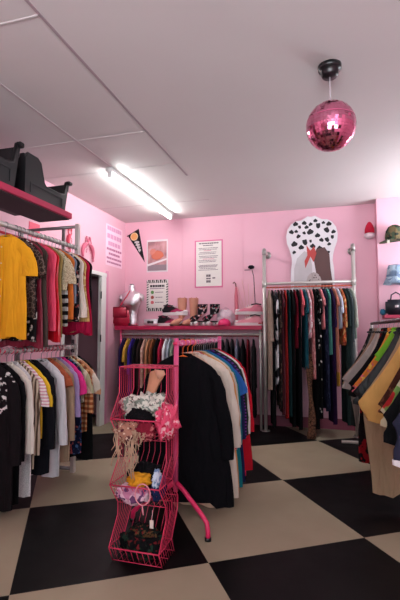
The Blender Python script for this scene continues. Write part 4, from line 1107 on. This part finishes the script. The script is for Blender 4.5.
rk('trousers', 'pale beige trousers hung long', 3.50, col=(160, 136, 108), L=1.2, w=.34, flare=.85)
rk('coat', 'big camel tan coat', 3.36, col=(208, 160, 92), L=.66, w=.385, th=.03, drop=.52, flare=.85)
rk('jacket', 'dark brown flecked jacket', 3.12, col=(66, 36, 28), pat='floral', col2=(104, 66, 46), L=.56, w=.29)
rk('shirt', 'red, cream and green patterned shirt', 2.90, col=(176, 40, 42), pat='patch', col2=(206, 194, 160), col3=(120, 158, 84), L=.60, w=.31)
rk('jacket', 'black zipped jacket', 2.74, col=(20, 20, 22), L=.66, w=.32)
rk('jacket', 'navy track jacket with white piping', 2.52, col=(44, 46, 64), L=.72, w=.31, th=.03, extra=('hem', (226, 222, 222), .05))

# ------------------------------------------------------------------ breast wall things
o = obj('shelf_board', box(BM(), BX + .03, XR - .01, BY - .24, BY - .001, 1.455, 1.495, .004), CRIM, None, False)
tag(o, 'crimson shelf on the wall at the right below the hats', 'shelf')
t = thing('army_cap', 'olive green camouflage cap hung on the right wall', 'cap', (.80, BY - .11, 2.395))
CAM = cloth((74, 84, 66), 'patch', (110, 96, 70), (48, 56, 50), scale=2.4)
obj('crown', lathe(BM(), [(.105, .03), (.112, .08), (.10, .15), (.07, .20), (.03, .222), (0, .225)], 28, 1, .95), CAM, t)
bm = BM(); a = [bm.verts.new((-.03 + .15 * math.cos(q), .13 * math.sin(q) * .9, .03 - .03 * max(0, -math.cos(q)))) for q in [2 * PI * i / 28 for i in range(28)]]
b = [bm.verts.new((v.co.x, v.co.y, v.co.z + .007)) for v in a]; bm.faces.new(a[::-1]); bm.faces.new(b)
for i in range(28): bm.faces.new((a[i], a[(i + 1) % 28], b[(i + 1) % 28], b[i]))
obj('brim', bm, CAM, t, False)
obj('wall_hook', tube(BM(), [(0, .108, .05), (0, .05, .05), (0, .03, .06)], .005, 6), STEEL, t)
obj('chin_strap', box(BM(), -.10, -.07, -.09, -.085, -.02, .03, .002), plain('cream_strap', (214, 206, 190), .7), t, False)
t = thing('bucket_hat', 'pale blue denim bucket hat hung below the camouflage cap', 'hat', (.79, BY - .135, 1.875))
DEN = cloth((142, 164, 186), 'patch', (176, 196, 212), (120, 140, 166), scale=2)
cr_ = obj('crown', lathe(BM(), [(.10, .09), (.09, .20), (.075, .235), (0, .24)], 28), DEN, t)
obj('brim', lathe(BM(), [(.10, .092), (.125, .04), (.145, 0), (.141, .0), (.12, .04), (.096, .09)], 28, caps=False), DEN, t)
obj('hat_band', lathe(BM(), [(.1025, .088), (.102, .115), (.10, .115)], 28, caps=False), cloth((112, 132, 160)), cr_)
obj('wall_hook', tube(BM(), [(0, .133, .17), (0, .07, .17), (0, .06, .185)], .005, 6), STEEL, t)
t = thing('folded_bag', 'dark navy handbag standing on the right crimson shelf', 'bag', (.79, BY - .12, 1.495))
bm = BM(); box(bm, -.12, .12, -.05, .05, 0, .19, .025); obj('pouch', bm, plain('dark_navy_leather', (28, 30, 42), .5, var=.3), t)
obj('handle', tube(BM(), [(-.06, 0, .185), (-.05, 0, .25), (0, 0, .28), (.05, 0, .25), (.06, 0, .185)], .008, 6), plain('dark_navy_leather', (28, 30, 42), .5, var=.3), t)
obj('clasp', box(BM(), -.02, .02, -.056, -.048, .09, .12, .003), plain('pale_silver', (206, 200, 204), .35, .4), t)
t = thing('pompom', 'turquoise fluffy pompom at the left end of the right shelf', 'pompom', (.645, BY - .07, 1.495))
bm = BM(); blob(bm, (0, 0, .04), (.036, .036, .04), 3, .35, 6); obj('fluff', bm, plain('turquoise_fluff', (42, 112, 142), .9), t)
t = thing('scarf', 'purple scarf heaped beside the navy handbag', 'scarf', (.98, BY - .12, 1.495))
bm = BM(); blob(bm, (0, 0, .075), (.085, .07, .08), 61, .45, 3.4, 4)
for v in bm.verts: v.co.z = max(.001, v.co.z)
obj('folds', bm, cloth((66, 50, 104)), t)
t = thing('fabric_cap', 'small red and white knitted hat hanging in the right corner', 'hat', (.535, YB - .06, 2.50))
obj('crown', lathe(BM(), [(.062, .09), (.06, .14), (.045, .19), (.02, .235), (0, .245)], 20), cloth((196, 40, 66)), t)
obj('fluffy_brim', blob(BM(), (0, 0, .06), (.068, .058, .05), 5, .2, 4), cloth((226, 206, 212)), t)
obj('wall_hook', tube(BM(), [(0, .058, .2), (0, .0, .2), (0, -.005, .215)], .004, 6), STEEL, t)

# ------------------------------------------------------------------ colour management
vs = C.view_settings
vs.view_transform = 'Standard'; vs.look = 'None'; vs.gamma = 1; vs.use_curve_mapping = False
vs.exposure = 0.12
C.cycles.use_denoising = True
C.cycles.max_bounces = 8
C.cycles.caustics_reflective = False
